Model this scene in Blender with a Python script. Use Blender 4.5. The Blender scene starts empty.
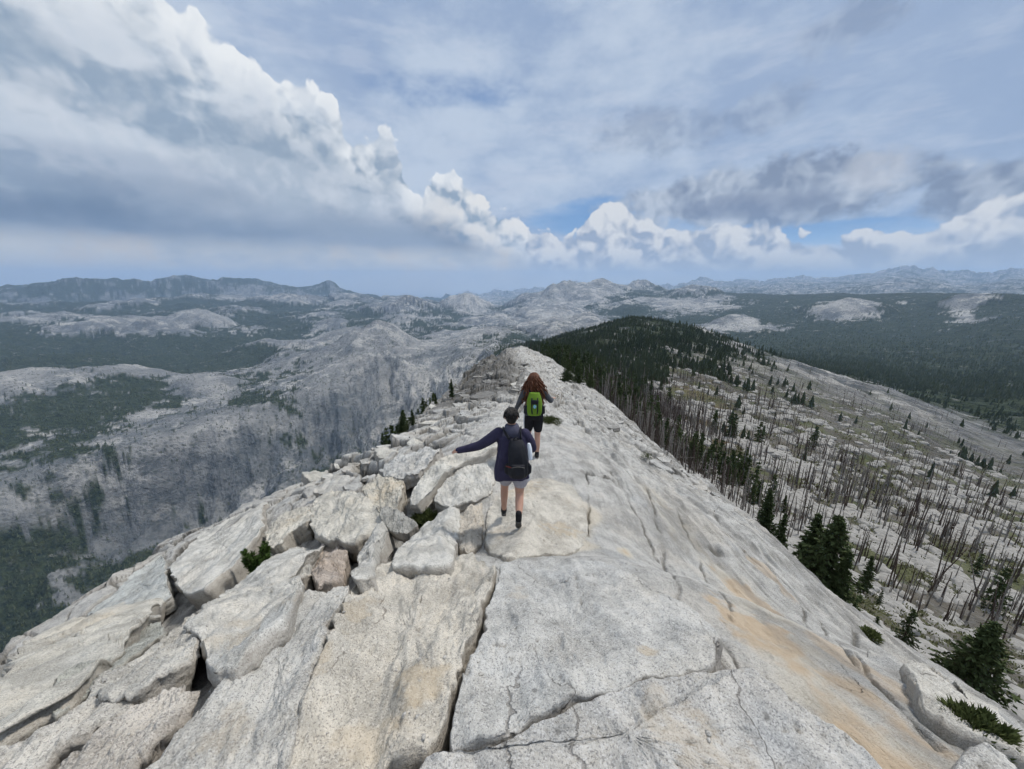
import bpy, bmesh, math, random
import numpy as np
from mathutils import Vector, Matrix
random.seed(7)
R_ = math.radians
scene = bpy.context.scene
COL = scene.collection
W, H = 1024, 769
F = 372.0
PITCH = R_(15.2)
CP, SP = math.cos(PITCH), math.sin(PITCH)

# ------------------------------------------------------------------ camera
cam_d = bpy.data.cameras.new('camera'); cam = bpy.data.objects.new('camera', cam_d); COL.objects.link(cam)
cam.location = (0, 0, 0); cam.rotation_euler = (R_(90)-PITCH, 0, 0)
cam_d.sensor_width = 36; cam_d.lens = F/W*36; cam_d.clip_start = 0.05; cam_d.clip_end = 400000
scene.camera = cam

def ray(px, py):
    a = np.asarray(px, float)-W/2; b = np.asarray(py, float)-H/2
    return a, F*CP-b*SP, -(F*SP+b*CP)
def azt(px, py):
    x, y, z = ray(px, py)
    return np.degrees(np.arctan2(x, y)), z/np.hypot(x, y)

# ------------------------------------------------------------------ numpy noise
def _h(ix, iy, seed):
    n = (ix.astype(np.int64)*374761393+iy.astype(np.int64)*668265263+seed*974634777) & 0xffffffff
    n = ((n ^ (n >> 13))*1274126177) & 0xffffffff
    n = ((n ^ (n >> 16))*2246822519) & 0xffffffff
    return ((n ^ (n >> 15)) & 0xffffff)/float(0x1000000)
_rg = np.random.RandomState(5).rand(1024, 1024)*2*math.pi
GXT, GYT = np.cos(_rg), np.sin(_rg)
def noise2(x, y, seed=0):
    x, y = np.broadcast_arrays(np.asarray(x, float), np.asarray(y, float))
    fx0 = np.floor(x); fy0 = np.floor(y); fx = x-fx0; fy = y-fy0
    ix = fx0.astype(np.int64)+int(seed)*131; iy = fy0.astype(np.int64)+int(seed)*71
    u = fx*fx*fx*(fx*(fx*6-15)+10); v = fy*fy*fy*(fy*(fy*6-15)+10)
    x0 = ix & 1023; x1 = (ix+1) & 1023; y0 = iy & 1023; y1 = (iy+1) & 1023
    g1, g2 = fx-1, fy-1
    a = (GXT[x0, y0]*fx+GYT[x0, y0]*fy)*(1-v)+(GXT[x0, y1]*fx+GYT[x0, y1]*g2)*v
    b = (GXT[x1, y0]*g1+GYT[x1, y0]*fy)*(1-v)+(GXT[x1, y1]*g1+GYT[x1, y1]*g2)*v
    return (a*(1-u)+b*u)*1.5
def fbm(x, y, o=4, seed=0, g=.5, l=2.03):
    s = 0; a = 1; t = 0
    for i in range(o):
        s = s+a*noise2(x, y, seed+i*17); t += a; a *= g
        x, y = (x*.8-y*.6)*l+3.1, (x*.6+y*.8)*l+7.7
    return s/t
def fbm3(p, sc, o=4, seed=0):
    x, y, z = p[:, 0]/sc, p[:, 1]/sc, p[:, 2]/sc
    return (fbm(x+z*.37, y-z*.41, o, seed)+fbm(y+x*.33+5, z+x*.21, o, seed+5)+fbm(z-y*.29, x+y*.31+9, o, seed+9))/1.7
def cells(x, y, seed=0):
    """F1, F2, cell id hash, offset vector to nearest point"""
    x = np.asarray(x, float); y = np.asarray(y, float)
    ix = np.floor(x); iy = np.floor(y)
    f1 = np.full(x.shape, 9.); f2 = f1.copy(); cid = np.zeros(x.shape); ox = cid.copy(); oy = cid.copy()
    for dx in (-1, 0, 1):
        for dy in (-1, 0, 1):
            jx = ix+dx; jy = iy+dy
            qx = jx+.12+.76*_h(jx, jy, seed)-x; qy = jy+.12+.76*_h(jx, jy, seed+1)-y
            d = np.hypot(qx, qy); m = d < f1
            f2 = np.where(m, f1, np.minimum(f2, d))
            f1 = np.where(m, d, f1); cid = np.where(m, _h(jx, jy, seed+2), cid)
            ox = np.where(m, qx, ox); oy = np.where(m, qy, oy)
    return f1, f2, cid, ox, oy
def sst(a, b, x):
    t = np.clip((x-a)/(b-a), 0, 1); return t*t*(3-2*t)

# ------------------------------------------------------------------ pchip
def pslopes(x, y):
    h = np.diff(x, axis=0); d = np.diff(y, axis=0)/h
    m = np.zeros_like(y)
    w1 = 2*h[1:]+h[:-1]; w2 = h[1:]+2*h[:-1]
    ok = d[:-1]*d[1:] > 0
    with np.errstate(divide='ignore', invalid='ignore'):
        hm = (w1+w2)/(w1/d[:-1]+w2/d[1:])
    m[1:-1] = np.where(ok, hm, 0); m[0] = d[0]; m[-1] = d[-1]
    return m
def pchip(xs, ys, x):
    xs = np.array(xs, float); ys = np.array(ys, float); m = pslopes(xs, ys)
    x = np.clip(x, xs[0], xs[-1]); i = np.clip(np.searchsorted(xs, x)-1, 0, len(xs)-2)
    h = xs[i+1]-xs[i]; t = (x-xs[i])/h
    return (2*t**3-3*t**2+1)*ys[i]+(t**3-2*t**2+t)*h*m[i]+(-2*t**3+3*t**2)*ys[i+1]+(t**3-t**2)*h*m[i+1]

# ------------------------------------------------------------------ the lie of the land, azimuth by azimuth
AZ = np.linspace(-180, 180, 3601)
def axisz(y):
    return pchip([-60, -8, 0, 1, 2, 2.8, 3.6, 4.5, 6.4, 10, 20, 35, 50, 70, 95, 140], [-12, -3.2, -1.62, -1.68, -1.98, -2.4, -2.95, -3.2, -3.3, -3.95, -6.05, -8.1, -9.6, -11.2, -15, -30], y)
def crest(x, y):
    xc = .02*np.clip(y, 0, 90)
    d = x-xc
    l = np.maximum(-d-.8, 0); l = l*l/(l+.6)
    r = np.maximum(d-.8, 0); r = r*r/(r+.6)
    sr = .47-.13*sst(8, 30, y)
    return axisz(y)-(.31*l+.012*l*l)-(sr*r+.011*r*r)
EDGE = [(0, 662), (25, 641), (60, 620), (90, 600), (125, 578), (160, 553), (215, 527), (265, 505), (310, 484), (350, 463), (400, 433), (425, 412), (455, 385), (475, 366), (500, 353), (520, 346), (535, 350), (560, 365), (590, 386), (620, 410), (650, 440), (690, 474), (740, 510), (800, 565), (850, 610), (900, 648), (950, 683), (1000, 715), (1024, 735)]
ea, et = azt([p[0] for p in EDGE], [p[1] for p in EDGE])
ea = np.concatenate([[-180, -120, -75], ea, [75, 120, 180]]); et = np.concatenate([[-.55, -.6, -.66], et, [-.80, -.75, -.55]])
TE = pchip(ea, et, AZ)
sa, ca = np.sin(np.radians(AZ)), np.cos(np.radians(AZ))
rr = np.exp(np.linspace(math.log(2.5), math.log(75), 400))
tt = crest(rr[:, None]*sa, rr[:, None]*ca)/rr[:, None]
RE = np.zeros(len(AZ))
for j in range(len(AZ)):
    ok = np.nonzero(tt[:, j] >= TE[j])[0]
    RE[j] = rr[ok[0]] if len(ok) else rr[np.argmax(tt[:, j])]
RE = np.clip(RE, 6, 72)
def gsm(a, n):
    k = np.exp(-.5*(np.arange(-3*n, 3*n+1)/n)**2); k /= k.sum()
    return np.convolve(np.pad(a, 3*n, mode='edge'), k, mode='valid')
RE = np.exp(gsm(np.log(RE), 16))
ZE = TE*RE
DE = ZE-crest(RE*sa, RE*ca)          # what the edge asks for beyond the plain crest shape
# farther knots: (px, py, metres, forest 0..1)
KN = [
 [(0,650,1900,1),(60,612,1900,1),(100,585,1950,.9),(200,540,1950,.7),(300,495,1900,.2),(400,440,1900,.5),(450,400,1700,.7),(490,375,900,.4),(520,360,260,.4),(560,378,150,.5),(620,425,95,.2),(700,482,62,.2),(800,560,40,.2),(900,640,31,.15),(1024,718,26,.15)],
 [(0,575,2150,.5),(100,560,2100,.3),(200,525,2080,.1),(300,470,2200,.1),(370,420,2400,.1),(430,395,2300,.05),(480,368,2000,.1),(510,362,700,.3),(530,360,300,.4),(560,366,230,.7),(620,392,190,.5),(700,442,140,.25),(800,505,105,.12),(900,575,82,.2),(1024,650,66,.45)],
 [(0,478,2480,.6),(60,462,2450,.5),(150,440,2480,.4),(250,410,2650,.3),(330,376,3000,.3),(380,348,3700,.1),(430,366,3100,.1),(480,352,2900,.2),(510,352,1300,.5),(530,352,600,.9),(560,354,450,1),(620,360,420,.9),(700,390,330,.3),(800,425,300,.0),(900,475,260,.1),(1024,540,200,.15)],
 [(0,405,3900,.9),(150,386,4400,.9),(300,352,5200,.7),(380,336,5600,.5),(440,344,5000,.3),(490,338,4600,.3),(515,346,2400,.6),(535,345,1000,1),(580,335,900,1),(640,323,900,1),(700,333,900,.85),(760,354,850,.4),(850,385,800,.1),(950,420,760,.15),(1024,450,700,.2)],
 [(0,365,5800,.9),(150,352,6500,1),(300,330,7200,.8),(380,322,7500,.6),(440,326,7300,.5),(490,328,7000,.45),(530,348,2600,.5),(580,340,2200,.8),(640,331,2200,.9),(700,340,2000,.95),(760,358,1900,1),(850,370,1800,1),(950,385,1700,1),(1024,392,1600,1)],
 [(0,330,8600,.9),(150,322,9000,.9),(300,314,9500,.8),(380,310,9500,.6),(440,312,9000,.5),(490,318,8600,.35),(540,322,7500,.4),(580,326,6500,.3),(640,327,5500,.5),(700,331,5200,.7),(760,336,5000,.9),(850,338,4500,1),(950,342,4300,1),(1024,345,4000,1)],
 [(0,312,11500,.85),(150,305,12000,.85),(300,299,12500,.6),(380,300,12500,.5),(430,306,11500,.5),(465,299,10500,.25),(500,307,10500,.5),(540,299,10000,.2),(575,293,10500,.3),(640,291,11500,.35),(700,293,10500,.5),(760,296,9300,.9),(860,296,8600,1),(1024,298,8000,1)],
]
FAR = [(0,292,16500),(60,289,16500),(110,286,16500),(150,288,16500),(185,279,16500),(230,283,16500),(270,286,16500),(300,288,16500),(330,285,16500),(350,291,16000),(400,300,17500),(450,298,24000),(500,295,30000),(560,291,31000),(620,288,31000),(665,289,30000),(700,285,29000),(750,286,28000),(790,283,28000),(830,283,28000),(865,280,28000),(900,277,28000),(930,279,28000),(965,284,28000),(1024,280,28000)]
U, Z, FO = [], [], []
def addk(r, z, f):
    r = np.asarray(r, float)+0*AZ
    if U: r = np.maximum(r, np.exp(U[-1])*1.12)
    U.append(np.log(r)); Z.append(np.asarray(z, float)+0*AZ); FO.append(np.asarray(f, float)+0*AZ)
def fill(az, v):
    return pchip(np.concatenate([[-180, -80], az, [80, 180]]), np.concatenate([[v[0], v[0]], v, [v[-1], v[-1]]]), AZ)
right = sst(2, 12, AZ)*(1-sst(150, 175, AZ))
addk(RE*1.3, ZE-RE*(.5-.28*right)+0, .0)
z1 = Z[-1]; r1 = np.exp(U[-1])
shelf = sst(-25, -20, AZ)*(1-sst(-9, -5, AZ)); rs_ = np.maximum(right, shelf)
rb = r1+ (180-r1)*(1-rs_)*1+right*(RE*.7)+shelf*RE*1.1
addk(rb, (TE-.03)*rb*rs_+(1-rs_)*(-.95*rb), .1)
K_EDGE_AFTER = 0
for kn in KN:
    a, t = azt([k[0] for k in kn], [k[1] for k in kn])
    t_ = fill(a, t); r_ = np.exp(fill(a, np.log([k[2] for k in kn]))); f_ = fill(a, np.array([k[3] for k in kn], float))
    if U: r_ = np.maximum(r_, np.exp(U[-1])*1.12)
    addk(r_, t_*r_, f_)
t8 = Z[-1]/np.exp(U[-1]); 
a, t = azt([k[0] for k in FAR], [k[1] for k in FAR]); tf = fill(a, t); rf = np.exp(fill(a, np.log([k[2] for k in FAR])))
addk(np.exp(U[-1])*1.12, (np.minimum(t8, tf)-.016)*np.exp(U[-1])*1.12, .6)
addk(rf, tf*rf, np.where(AZ < -8, .95, .2))
addk(np.exp(U[-1])*1.25, Z[-1]-1300, .2)
addk(46000, -2300, .2)
U = np.array(U); Z = np.array(Z); FO = np.array(FO); MZ = pslopes(U, Z)
NK = len(U)
LRE = np.log(RE)
def _colz(j, r):
    """smooth terrain height for table column j at radius r (arrays)"""
    u = np.log(r); s = sa[j]; c = ca[j]
    near = crest(r*s, r*c)+DE[j]*(r/RE[j])**2
    out = near.copy(); fo = np.zeros_like(r); kk = np.zeros_like(r)
    # first far segment: from the edge knot to knot 0
    xs = [LRE[j]]+[U[k][j] for k in range(NK)]; ys = [ZE[j]]+[Z[k][j] for k in range(NK)]; fs = [0*r]+[FO[k][j] for k in range(NK)]
    e = .02
    m0 = (ZE[j]-(crest(RE[j]*(1-e)*s, RE[j]*(1-e)*c)+DE[j]*(1-e)**2))/e
    ms = [m0]+[MZ[k][j] for k in range(NK)]
    d0 = (ys[1]-ys[0])/(xs[1]-xs[0])
    ms[0] = np.clip(m0, d0*2.5, 0)
    for k in range(NK):
        m = (u >= xs[k])
        h = xs[k+1]-xs[k]; t = np.clip((u-xs[k])/h, 0, 1)
        v = (2*t**3-3*t**2+1)*ys[k]+(t**3-2*t**2+t)*h*ms[k]+(-2*t**3+3*t**2)*ys[k+1]+(t**3-t**2)*h*ms[k+1]
        out = np.where(m, v, out); fo = np.where(m, fs[k]*(1-t)+fs[k+1]*t, fo); kk = np.where(m, k+t, kk)
    return out, fo, kk
def base(x, y, full=False):
    x = np.asarray(x, float); y = np.asarray(y, float)
    r = np.maximum(np.hypot(x, y), .02); az = np.degrees(np.arctan2(x, y))
    f = (az+180)*10; j0 = np.clip(np.floor(f).astype(int), 0, 3599); fr = f-j0
    a0, f0, k0 = _colz(j0, r); a1, f1, k1 = _colz(j0+1, r)
    z = a0*(1-fr)+a1*fr
    if full:
        return z, f0*(1-fr)+f1*fr, k0*(1-fr)+k1*fr, RE[j0]*(1-fr)+RE[j0+1]*fr
    return z
def hit(px, py, lo=.6, hi=60000., fn=None):
    """where the sight line through a pixel meets the land"""
    fn = fn or base
    dx, dy, dz = ray(px, py); h = np.hypot(dx, dy); dx, dy, t = dx/h, dy/h, dz/h
    rs = np.exp(np.linspace(math.log(lo), math.log(hi), 1500))
    d = fn(rs*dx, rs*dy)-rs*t
    i = np.nonzero(d >= 0)[0]
    if not len(i): return None
    i = i[0]
    if i == 0: r = rs[0]
    else:
        w = -d[i-1]/(d[i]-d[i-1]); r = rs[i-1]+(rs[i]-rs[i-1])*w
    return np.array([r*dx, r*dy, r*t])

# ------------------------------------------------------------------ relief
def sub(w, fn, eps=1e-3):
    """fn evaluated only where the weight matters"""
    o = np.zeros_like(w); m = np.nonzero(w > eps)[0]
    if len(m): o[m] = w[m]*fn(m)
    return o
def relief(x, y, rad, re, fo, kk):
    """metres added to the smooth land; cracks; how bare the place is"""
    z = np.zeros_like(x); crack = np.zeros_like(x); bare = np.zeros_like(x)
    azd = np.degrees(np.arctan2(x, y))
    nr = 1-sst(1.0, 1.4, rad/re)                 # on the crest rock
    dl = sst(.6, 2.2, -x+.02*y)                  # left flank: broken slabs
    dr = sst(1.0, 3.0, x-.02*y)
    if nr.max() > .01:
        wx = x+.35*noise2(x*.5, y*.25, 3)+.12*noise2(x*1.7, y*.8, 4)
        led = fbm(wx/.9, y/4.5, 4, 11)
        z += nr*dr*.16*led*np.clip(rad/4, .5, 2.2)
        q = (wx*1.0+.10*y)/1.15; saw = q-np.floor(q)
        z += nr*dr*.10*(sst(0, .8, saw)-sst(.86, 1, saw)-.4)*np.clip(fbm(x*.7, y*.2, 2, 41)*1.8+.35, 0, 1)
        z += nr*.04*fbm(x/.5, y/.9, 4, 21)
        for sc, am, w0, sd in ((2.6, .30, 5, 31), (1.1, .16, 5, 35), (.5, .07, 6, 39)):
            f1, f2, cid, ox, oy = cells((x*.95+.3*noise2(x*.8, y*.8, sd))/sc, (y*.62+.3*noise2(y*.8, x*.8, sd+1))/sc, sd)
            cr = 1-sst(0, .09, f2-f1)
            w = nr*np.clip(dl*.95*sst(5, 9, rad)+sst(9, 16, rad)*(.75-.3*dr), 0, 1)
            ti = (cid-.5)*2; ti2 = np.modf(cid*57.)[0]-.5
            z += w*am*(ti*.8+ti*ox*1.6+ti2*oy*1.6-cr*.9)
            crack = np.maximum(crack, w*cr)
        g = nr*np.exp(-((x+2.0+.06*(y-45))/3.5)**2)*sst(24, 34, y)
        z += g*(.9*fbm(x/1.6, y/5, 4, 51)+.35*np.abs(fbm(x/.6, y/1.5, 3, 52)))
    far = 1-nr
    if (rad > 300).sum() < 10: 
        for lam, am in ((6, .25), (18, .8)):
            z += sub(far*sst(lam*1.1, lam*3.2, rad), lambda m: am*fbm(x[m]/lam, y[m]/lam, 3, 61+lam))
        return z, crack, bare
    for lam, am in ((2.2, .30), (6, .9), (18, 1.7), (60, 4.5), (180, 15), (520, 42), (1500, 95), (4200, 170)):
        w = far*sst(lam*1.1, lam*3.2, rad)*(1-sst(lam*150, lam*400, rad))
        if lam >= 520: w = w*(.35+.45*sst(3500, 6000, rad)*(1-sst(14, 20, azd))+.8*sst(12500, 15000, rad)+1.6*sst(22000, 25000, rad))
        if lam >= 180:
            z += sub(w, lambda m: am*((.55-np.abs(fbm(x[m]/lam, y[m]/lam, 3, 61+lam))*2.0)*.6+.6*fbm(x[m]/lam*1.7, y[m]/lam*1.7, 3, 62+lam)))
        else:
            z += sub(w, lambda m: am*fbm(x[m]/lam, y[m]/lam, 3, 61+lam))
    # boulder fields on the burned slope
    def boul(m):
        o = 0
        for sc, a, sd in ((7, 1.1, 501), (3, .55, 503)):
            f1, f2, cid, ox, oy = cells(x[m]/sc+.4*noise2(x[m]/5, y[m]/5, 5), y[m]/sc*.7, sd)
            o = o+a*(np.clip(1-(f1/.62)**2, 0, 1)*cid-.25)
        return o*np.clip(.6+1.5*fbm(x[m]/40, y[m]/40, 3, 505), 0, 1.3)
    z += sub(far*(1-sst(180, 420, rad))*sst(1, 6, azd)*sst(1.5, 2.0, rad/re), boul)
    # granite domes with forest in the hollows between
    wd = sst(2700, 4200, rad)*(1-sst(11500, 13500, rad))
    wd = wd*(1-.75*sst(16, 22, azd))
    def domes(m):
        X, Y = x[m], y[m]; wx = X+260*fbm(X/900, Y/900, 3, 301); wy = Y+260*fbm(X/900, Y/900, 3, 302)
        o = 0
        for sc, a, sd in ((1500, 230, 311), (600, 95, 313)):
            f1, f2, cid, _, _ = cells(wx/sc*.9, wy/sc*.75, sd)
            d = np.clip(1-(f1/.58)**2, 0, 1)*(.25+.75*cid); o = o+d*a
        return o
    dm = sub(wd, domes); z += dm; bare += (dm/190-.42*wd)*1.9
    # named rises that stand out of the country beyond
    def rises(m):
        X, Y = x[m], y[m]; o = 0
        n1_ = fbm(X/700, Y/700, 4, 401); n2_ = fbm(X/240, Y/240, 4, 402)
        for px, py, r0, w0, h0, asp in RISES:
            dx, dy, dz = ray(px, py); h_ = math.hypot(dx, dy); cx, cy = dx/h_*r0, dy/h_*r0
            d = np.hypot((X-cx)/w0, (Y-cy)/(w0*asp))+n1_*.5+n2_*.16
            o = o+h0*np.clip(1-d, 0, 1)**.8
        return o
    rs_ = sub(sst(2500, 3000, rad)*(1+0*x), rises); z += rs_; bare += np.clip(rs_/160, 0, .75)*(1-sst(13000, 15000, rad))
    # canyon walls: buttresses and gullies down the face
    wall = sst(2.2, 2.8, kk)*(1-sst(4.5, 5.1, kk))*(1-sst(-3, 2, azd))
    def face(m):
        X, Y = x[m], y[m]; u = X*.8+Y*.6
        r_ = np.abs(fbm((X*.93+Y*.36)/300, (Y*.93-X*.36)/1100, 4, 81))*2-.42
        return r_
    fc = sub(wall, face); z += 80*fc+sub(wall, lambda m: 22*fbm(x[m]/70, y[m]/160, 3, 82)+12*(1-np.abs(fbm(x[m]/38, y[m]/60, 3, 83))*2))
    bare += fc*.9+wall*.05
    return z, crack, bare

RISES = [(465,300,9800,750,300,1.2),(412,318,8200,500,170,1),(440,330,6200,420,110,1.3),(380,352,4300,420,190,1.6),(345,345,5200,450,130,1),(300,352,4600,380,100,1),(330,330,7000,500,150,1),(265,345,5600,420,110,1),
 (250,320,8800,600,150,1),(205,332,8000,600,130,1),(150,340,7000,600,110,1),(145,390,4200,330,90,1),(212,405,3500,240,80,1),(60,340,7200,800,140,1),(40,398,4100,500,80,1),
 (510,312,8200,420,130,1),(560,300,9500,520,230,1),(600,298,10500,520,200,1),(645,292,11500,600,200,1),(690,302,9500,650,210,1),(730,322,5600,300,110,1),(765,333,4600,220,70,1),(845,318,6200,520,170,1),(965,315,6400,380,130,1),
 (185,284,16000,1300,220,1),(330,288,16200,380,190,1),(240,288,15300,1100,160,1),(115,290,15400,1200,220,1),(40,293,15000,1100,220,1),(290,290,14800,900,200,1),(150,296,13800,900,180,1),(70,300,13500,800,150,1),
 (575,292,26000,900,330,1),(640,288,27500,700,360,1),(665,287,27500,600,460,1),(700,286,28000,700,440,1),(655,288,27000,350,420,1),(745,286,28000,900,380,1),(800,284,28500,1100,420,1),(870,280,28000,1500,300,1),(905,279,28000,1000,260,1),(960,281,28000,1200,430,1),(1010,281,28000,1100,380,1)]
PATCH = [  # px, py, half-width, half-height, forest change
 (140,385,34,10,-1.0),(210,402,24,14,-1.1),(30,398,45,9,-1.0),(150,418,22,4,-.9),(150,336,45,5,-.8),(230,333,60,4,-.7),(60,328,60,7,-.7),(25,322,45,6,-.6),
 (255,300,60,5,-.5),(100,375,70,12,.5),(60,360,90,10,.5),(70,425,90,10,.5),(160,400,14,5,.6),
 (320,310,40,5,-.6),(60,560,40,30,.5),(10,620,60,40,.9),(40,530,14,35,.9),(20,500,30,30,-1.0),(110,600,26,8,.7),(150,570,22,16,.8),(65,590,12,20,-.8),
 (50,572,9,16,-1.2),(38,614,26,8,-1.2),(105,547,32,9,-1.0),(75,602,22,6,-1.0),(245,425,60,16,-.5),(300,370,50,14,-.4),(380,360,50,20,-.7),(430,388,50,22,-1.0),(395,400,45,24,-.9),(350,395,40,26,-.6),(420,352,30,8,-.9),(320,345,40,8,-.7),(390,330,40,7,-.6),(470,310,24,10,-1.0),(465,345,50,8,-.6),(300,340,45,10,-.5),
 (440,348,40,3,.9),(495,322,40,3,.5),(520,312,40,4,.4),(560,303,28,7,-.8),(620,302,60,8,-.7),(555,330,40,8,-.8),(690,307,45,5,-.9),(710,309,30,6,-1.0),(640,318,40,3,-.3),
 (745,331,26,5,-1.3),(845,316,38,11,-1.5),(965,314,22,9,-1.5),(905,307,12,5,-.9),(1010,320,20,3,-.7),(720,333,20,3,-1.0),
]
def forest_mask(x, y, z, rad, fo, kk, bare):
    az = np.degrees(np.arctan2(x, y)); t = z/rad
    f = fo.copy()
    # back to picture measure for the patches' centres only (each is a fixed spot on the land)
    pale = np.zeros_like(f)
    for px, py, w, h, v in PATCH:
        a0, t0 = azt(px, py); a1, _ = azt(px+w, py); _, t1 = azt(px, py-h)
        u = (az-a0)/abs(a1-a0); vv = (t-t0)/abs(t1-t0)
        d = u*u+vv*vv
        e_ = np.exp(-d*.8)*(kk > 2)
        f += v*e_
        if v < 0: pale = np.maximum(pale, min(1, -v)*e_)
    n = fbm(x/900, y/700, 5, 91, .62)*1.7+fbm(x/170, y/120, 4, 92, .62)*1.25*sst(200, 900, rad)+fbm(x/45, y/45, 3, 94)*.7*sst(900, 1500, rad)
    n = np.where(rad < 900, fbm(x/60, y/60, 5, 93)*1.2, n)
    s = f-.5+n*.9-bare*1.05+.17*np.exp(-((az+9)/13)**2)*sst(5.2, 6, kk)*(1-sst(9.5, 10, kk))+.28*(1-sst(-14, -6, az))*sst(4.9, 5.3, kk)*(1-sst(9, 9.4, kk))+.55*sst(13, 18, az)*sst(6.2, 6.8, kk)*(1-sst(9, 9.5, kk))-.35*sst(-44, -38, az)*(1-sst(-14, -8, az))*sst(3.3, 3.8, kk)*(1-sst(4.8, 5.1, kk))
    soft_ = 1-sst(900, 1500, rad)
    return sst(-.05-.25*soft_, .10+.2*soft_, s)*sst(1.2, 2.6, kk), pale*sst(-.35, .25, fbm(x/420, y/420, 4, 95)+.12)

def mesh_np(name, V, Q, mat, attrs=None, smooth=True, T=None):
    me = bpy.data.meshes.new(name)
    n = len(V); nq = 0 if Q is None else len(Q); nt = 0 if T is None else len(T)
    me.vertices.add(n); me.vertices.foreach_set('co', np.ascontiguousarray(V, dtype=np.float32).ravel())
    li = []
    if nq: li.append(np.asarray(Q).ravel())
    if nt: li.append(np.asarray(T).ravel())
    li = np.concatenate(li).astype(np.int32)
    me.loops.add(len(li)); me.loops.foreach_set('vertex_index', li)
    me.polygons.add(nq+nt)
    st = np.concatenate([np.arange(nq)*4, nq*4+np.arange(nt)*3]).astype(np.int32)
    me.polygons.foreach_set('loop_start', st)
    me.polygons.foreach_set('use_smooth', np.full(nq+nt, smooth))
    for k, v in (attrs or {}).items():
        a = me.attributes.new(k, 'FLOAT', 'POINT'); a.data.foreach_set('value', np.ascontiguousarray(v, dtype=np.float32))
    me.update(calc_edges=True); me.validate()
    if mat: me.materials.append(mat)
    return me
def obj(name, me, parent=None, **props):
    o = bpy.data.objects.new(name, me); COL.objects.link(o)
    if parent: o.parent = parent
    for k, v in props.items(): o[k] = v
    return o
# ------------------------------------------------------------------ small node language
class G:
    def __init__(s, tree): s.t = tree; s.n = tree.nodes; s.l = tree.links
    def new(s, typ, ins=None, **kw):
        nd = s.n.new(typ)
        for k, v in kw.items(): setattr(nd, k, v)
        for k, v in (ins or {}).items(): s.put(nd.inputs[k], v)
        return nd
    def put(s, inp, v):
        if isinstance(v, S): s.l.new(v.o, inp)
        elif isinstance(v, bpy.types.NodeSocket): s.l.new(v, inp)
        else:
            if isinstance(v, (tuple, list)) and len(v) == 3 and inp.type == 'RGBA': v = (*v, 1)
            inp.default_value = v
    def m(s, op, *a, clamp=False):
        nd = s.n.new('ShaderNodeMath'); nd.operation = op; nd.use_clamp = clamp
        for i, v in enumerate(a): s.put(nd.inputs[i], v)
        return S(s, nd.outputs[0])
    def vm(s, op, *a):
        nd = s.n.new('ShaderNodeVectorMath'); nd.operation = op
        for i, v in enumerate(a): s.put(nd.inputs[i], v)
        return S(s, nd.outputs[0])
    def noise(s, vec, scale=1, detail=4, rough=.5, dist=0, lac=2, out='Fac'):
        nd = s.new('ShaderNodeTexNoise', {'Vector': vec, 'Scale': scale, 'Detail': detail, 'Roughness': rough, 'Distortion': dist, 'Lacunarity': lac})
        return S(s, nd.outputs[out])
    def vor(s, vec, scale=1, feature='F1', out='Distance', detail=0, rough=.5, smooth=None, rnd=1):
        nd = s.n.new('ShaderNodeTexVoronoi'); nd.feature = feature
        s.put(nd.inputs['Vector'], vec); s.put(nd.inputs['Scale'], scale); s.put(nd.inputs['Randomness'], rnd)
        if 'Detail' in nd.inputs: s.put(nd.inputs['Detail'], detail); s.put(nd.inputs['Roughness'], rough)
        if smooth is not None: s.put(nd.inputs['Smoothness'], smooth)
        return S(s, nd.outputs[out])
    def step(s, a, b, x):
        nd = s.n.new('ShaderNodeMapRange'); nd.interpolation_type = 'SMOOTHSTEP'
        for i, v in enumerate((x, a, b)): s.put(nd.inputs[i], v)
        return S(s, nd.outputs[0])
    def mix(s, f, a, b):
        nd = s.n.new('ShaderNodeMix'); nd.data_type = 'RGBA'
        s.put(nd.inputs[0], f); s.put(nd.inputs[6], a); s.put(nd.inputs[7], b)
        return S(s, nd.outputs[2])
    def curve(s, x, pts, lo=0., hi=1.):
        """piecewise curve; pts [(x, y)] mapped through a Float Curve"""
        xs = [p[0] for p in pts]; ys = [p[1] for p in pts]; x0, x1 = min(xs), max(xs); y0, y1 = min(ys), max(ys)
        nd = s.n.new('ShaderNodeFloatCurve'); c = nd.mapping.curves[0]
        P = [((a-x0)/(x1-x0), (b-y0)/(y1-y0)) for a, b in sorted(pts)]
        while len(c.points) < len(P): c.points.new(.5, .5)
        for q, p in zip(c.points, P): q.location = p; q.handle_type = 'AUTO_CLAMPED'
        nd.mapping.update()
        s.put(nd.inputs['Value'], (x-x0)*(1/(x1-x0)))
        return S(s, nd.outputs[0])*(y1-y0)+y0
    def attr(s, name, typ='GEOMETRY'):
        nd = s.n.new('ShaderNodeAttribute'); nd.attribute_name = name; nd.attribute_type = typ
        return S(s, nd.outputs['Fac'])
    def comb(s, x, y, z):
        nd = s.n.new('ShaderNodeCombineXYZ')
        for i, v in enumerate((x, y, z)): s.put(nd.inputs[i], v)
        return S(s, nd.outputs[0])
    def sep(s, v):
        nd = s.n.new('ShaderNodeSeparateXYZ'); s.put(nd.inputs[0], v)
        return [S(s, o) for o in nd.outputs]
    def bump(s, h, strength=.5, dist=.02, normal=None):
        nd = s.n.new('ShaderNodeBump'); s.put(nd.inputs['Strength'], strength); s.put(nd.inputs['Distance'], dist); s.put(nd.inputs['Height'], h)
        if normal is not None: s.put(nd.inputs['Normal'], normal)
        return S(s, nd.outputs[0])
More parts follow.
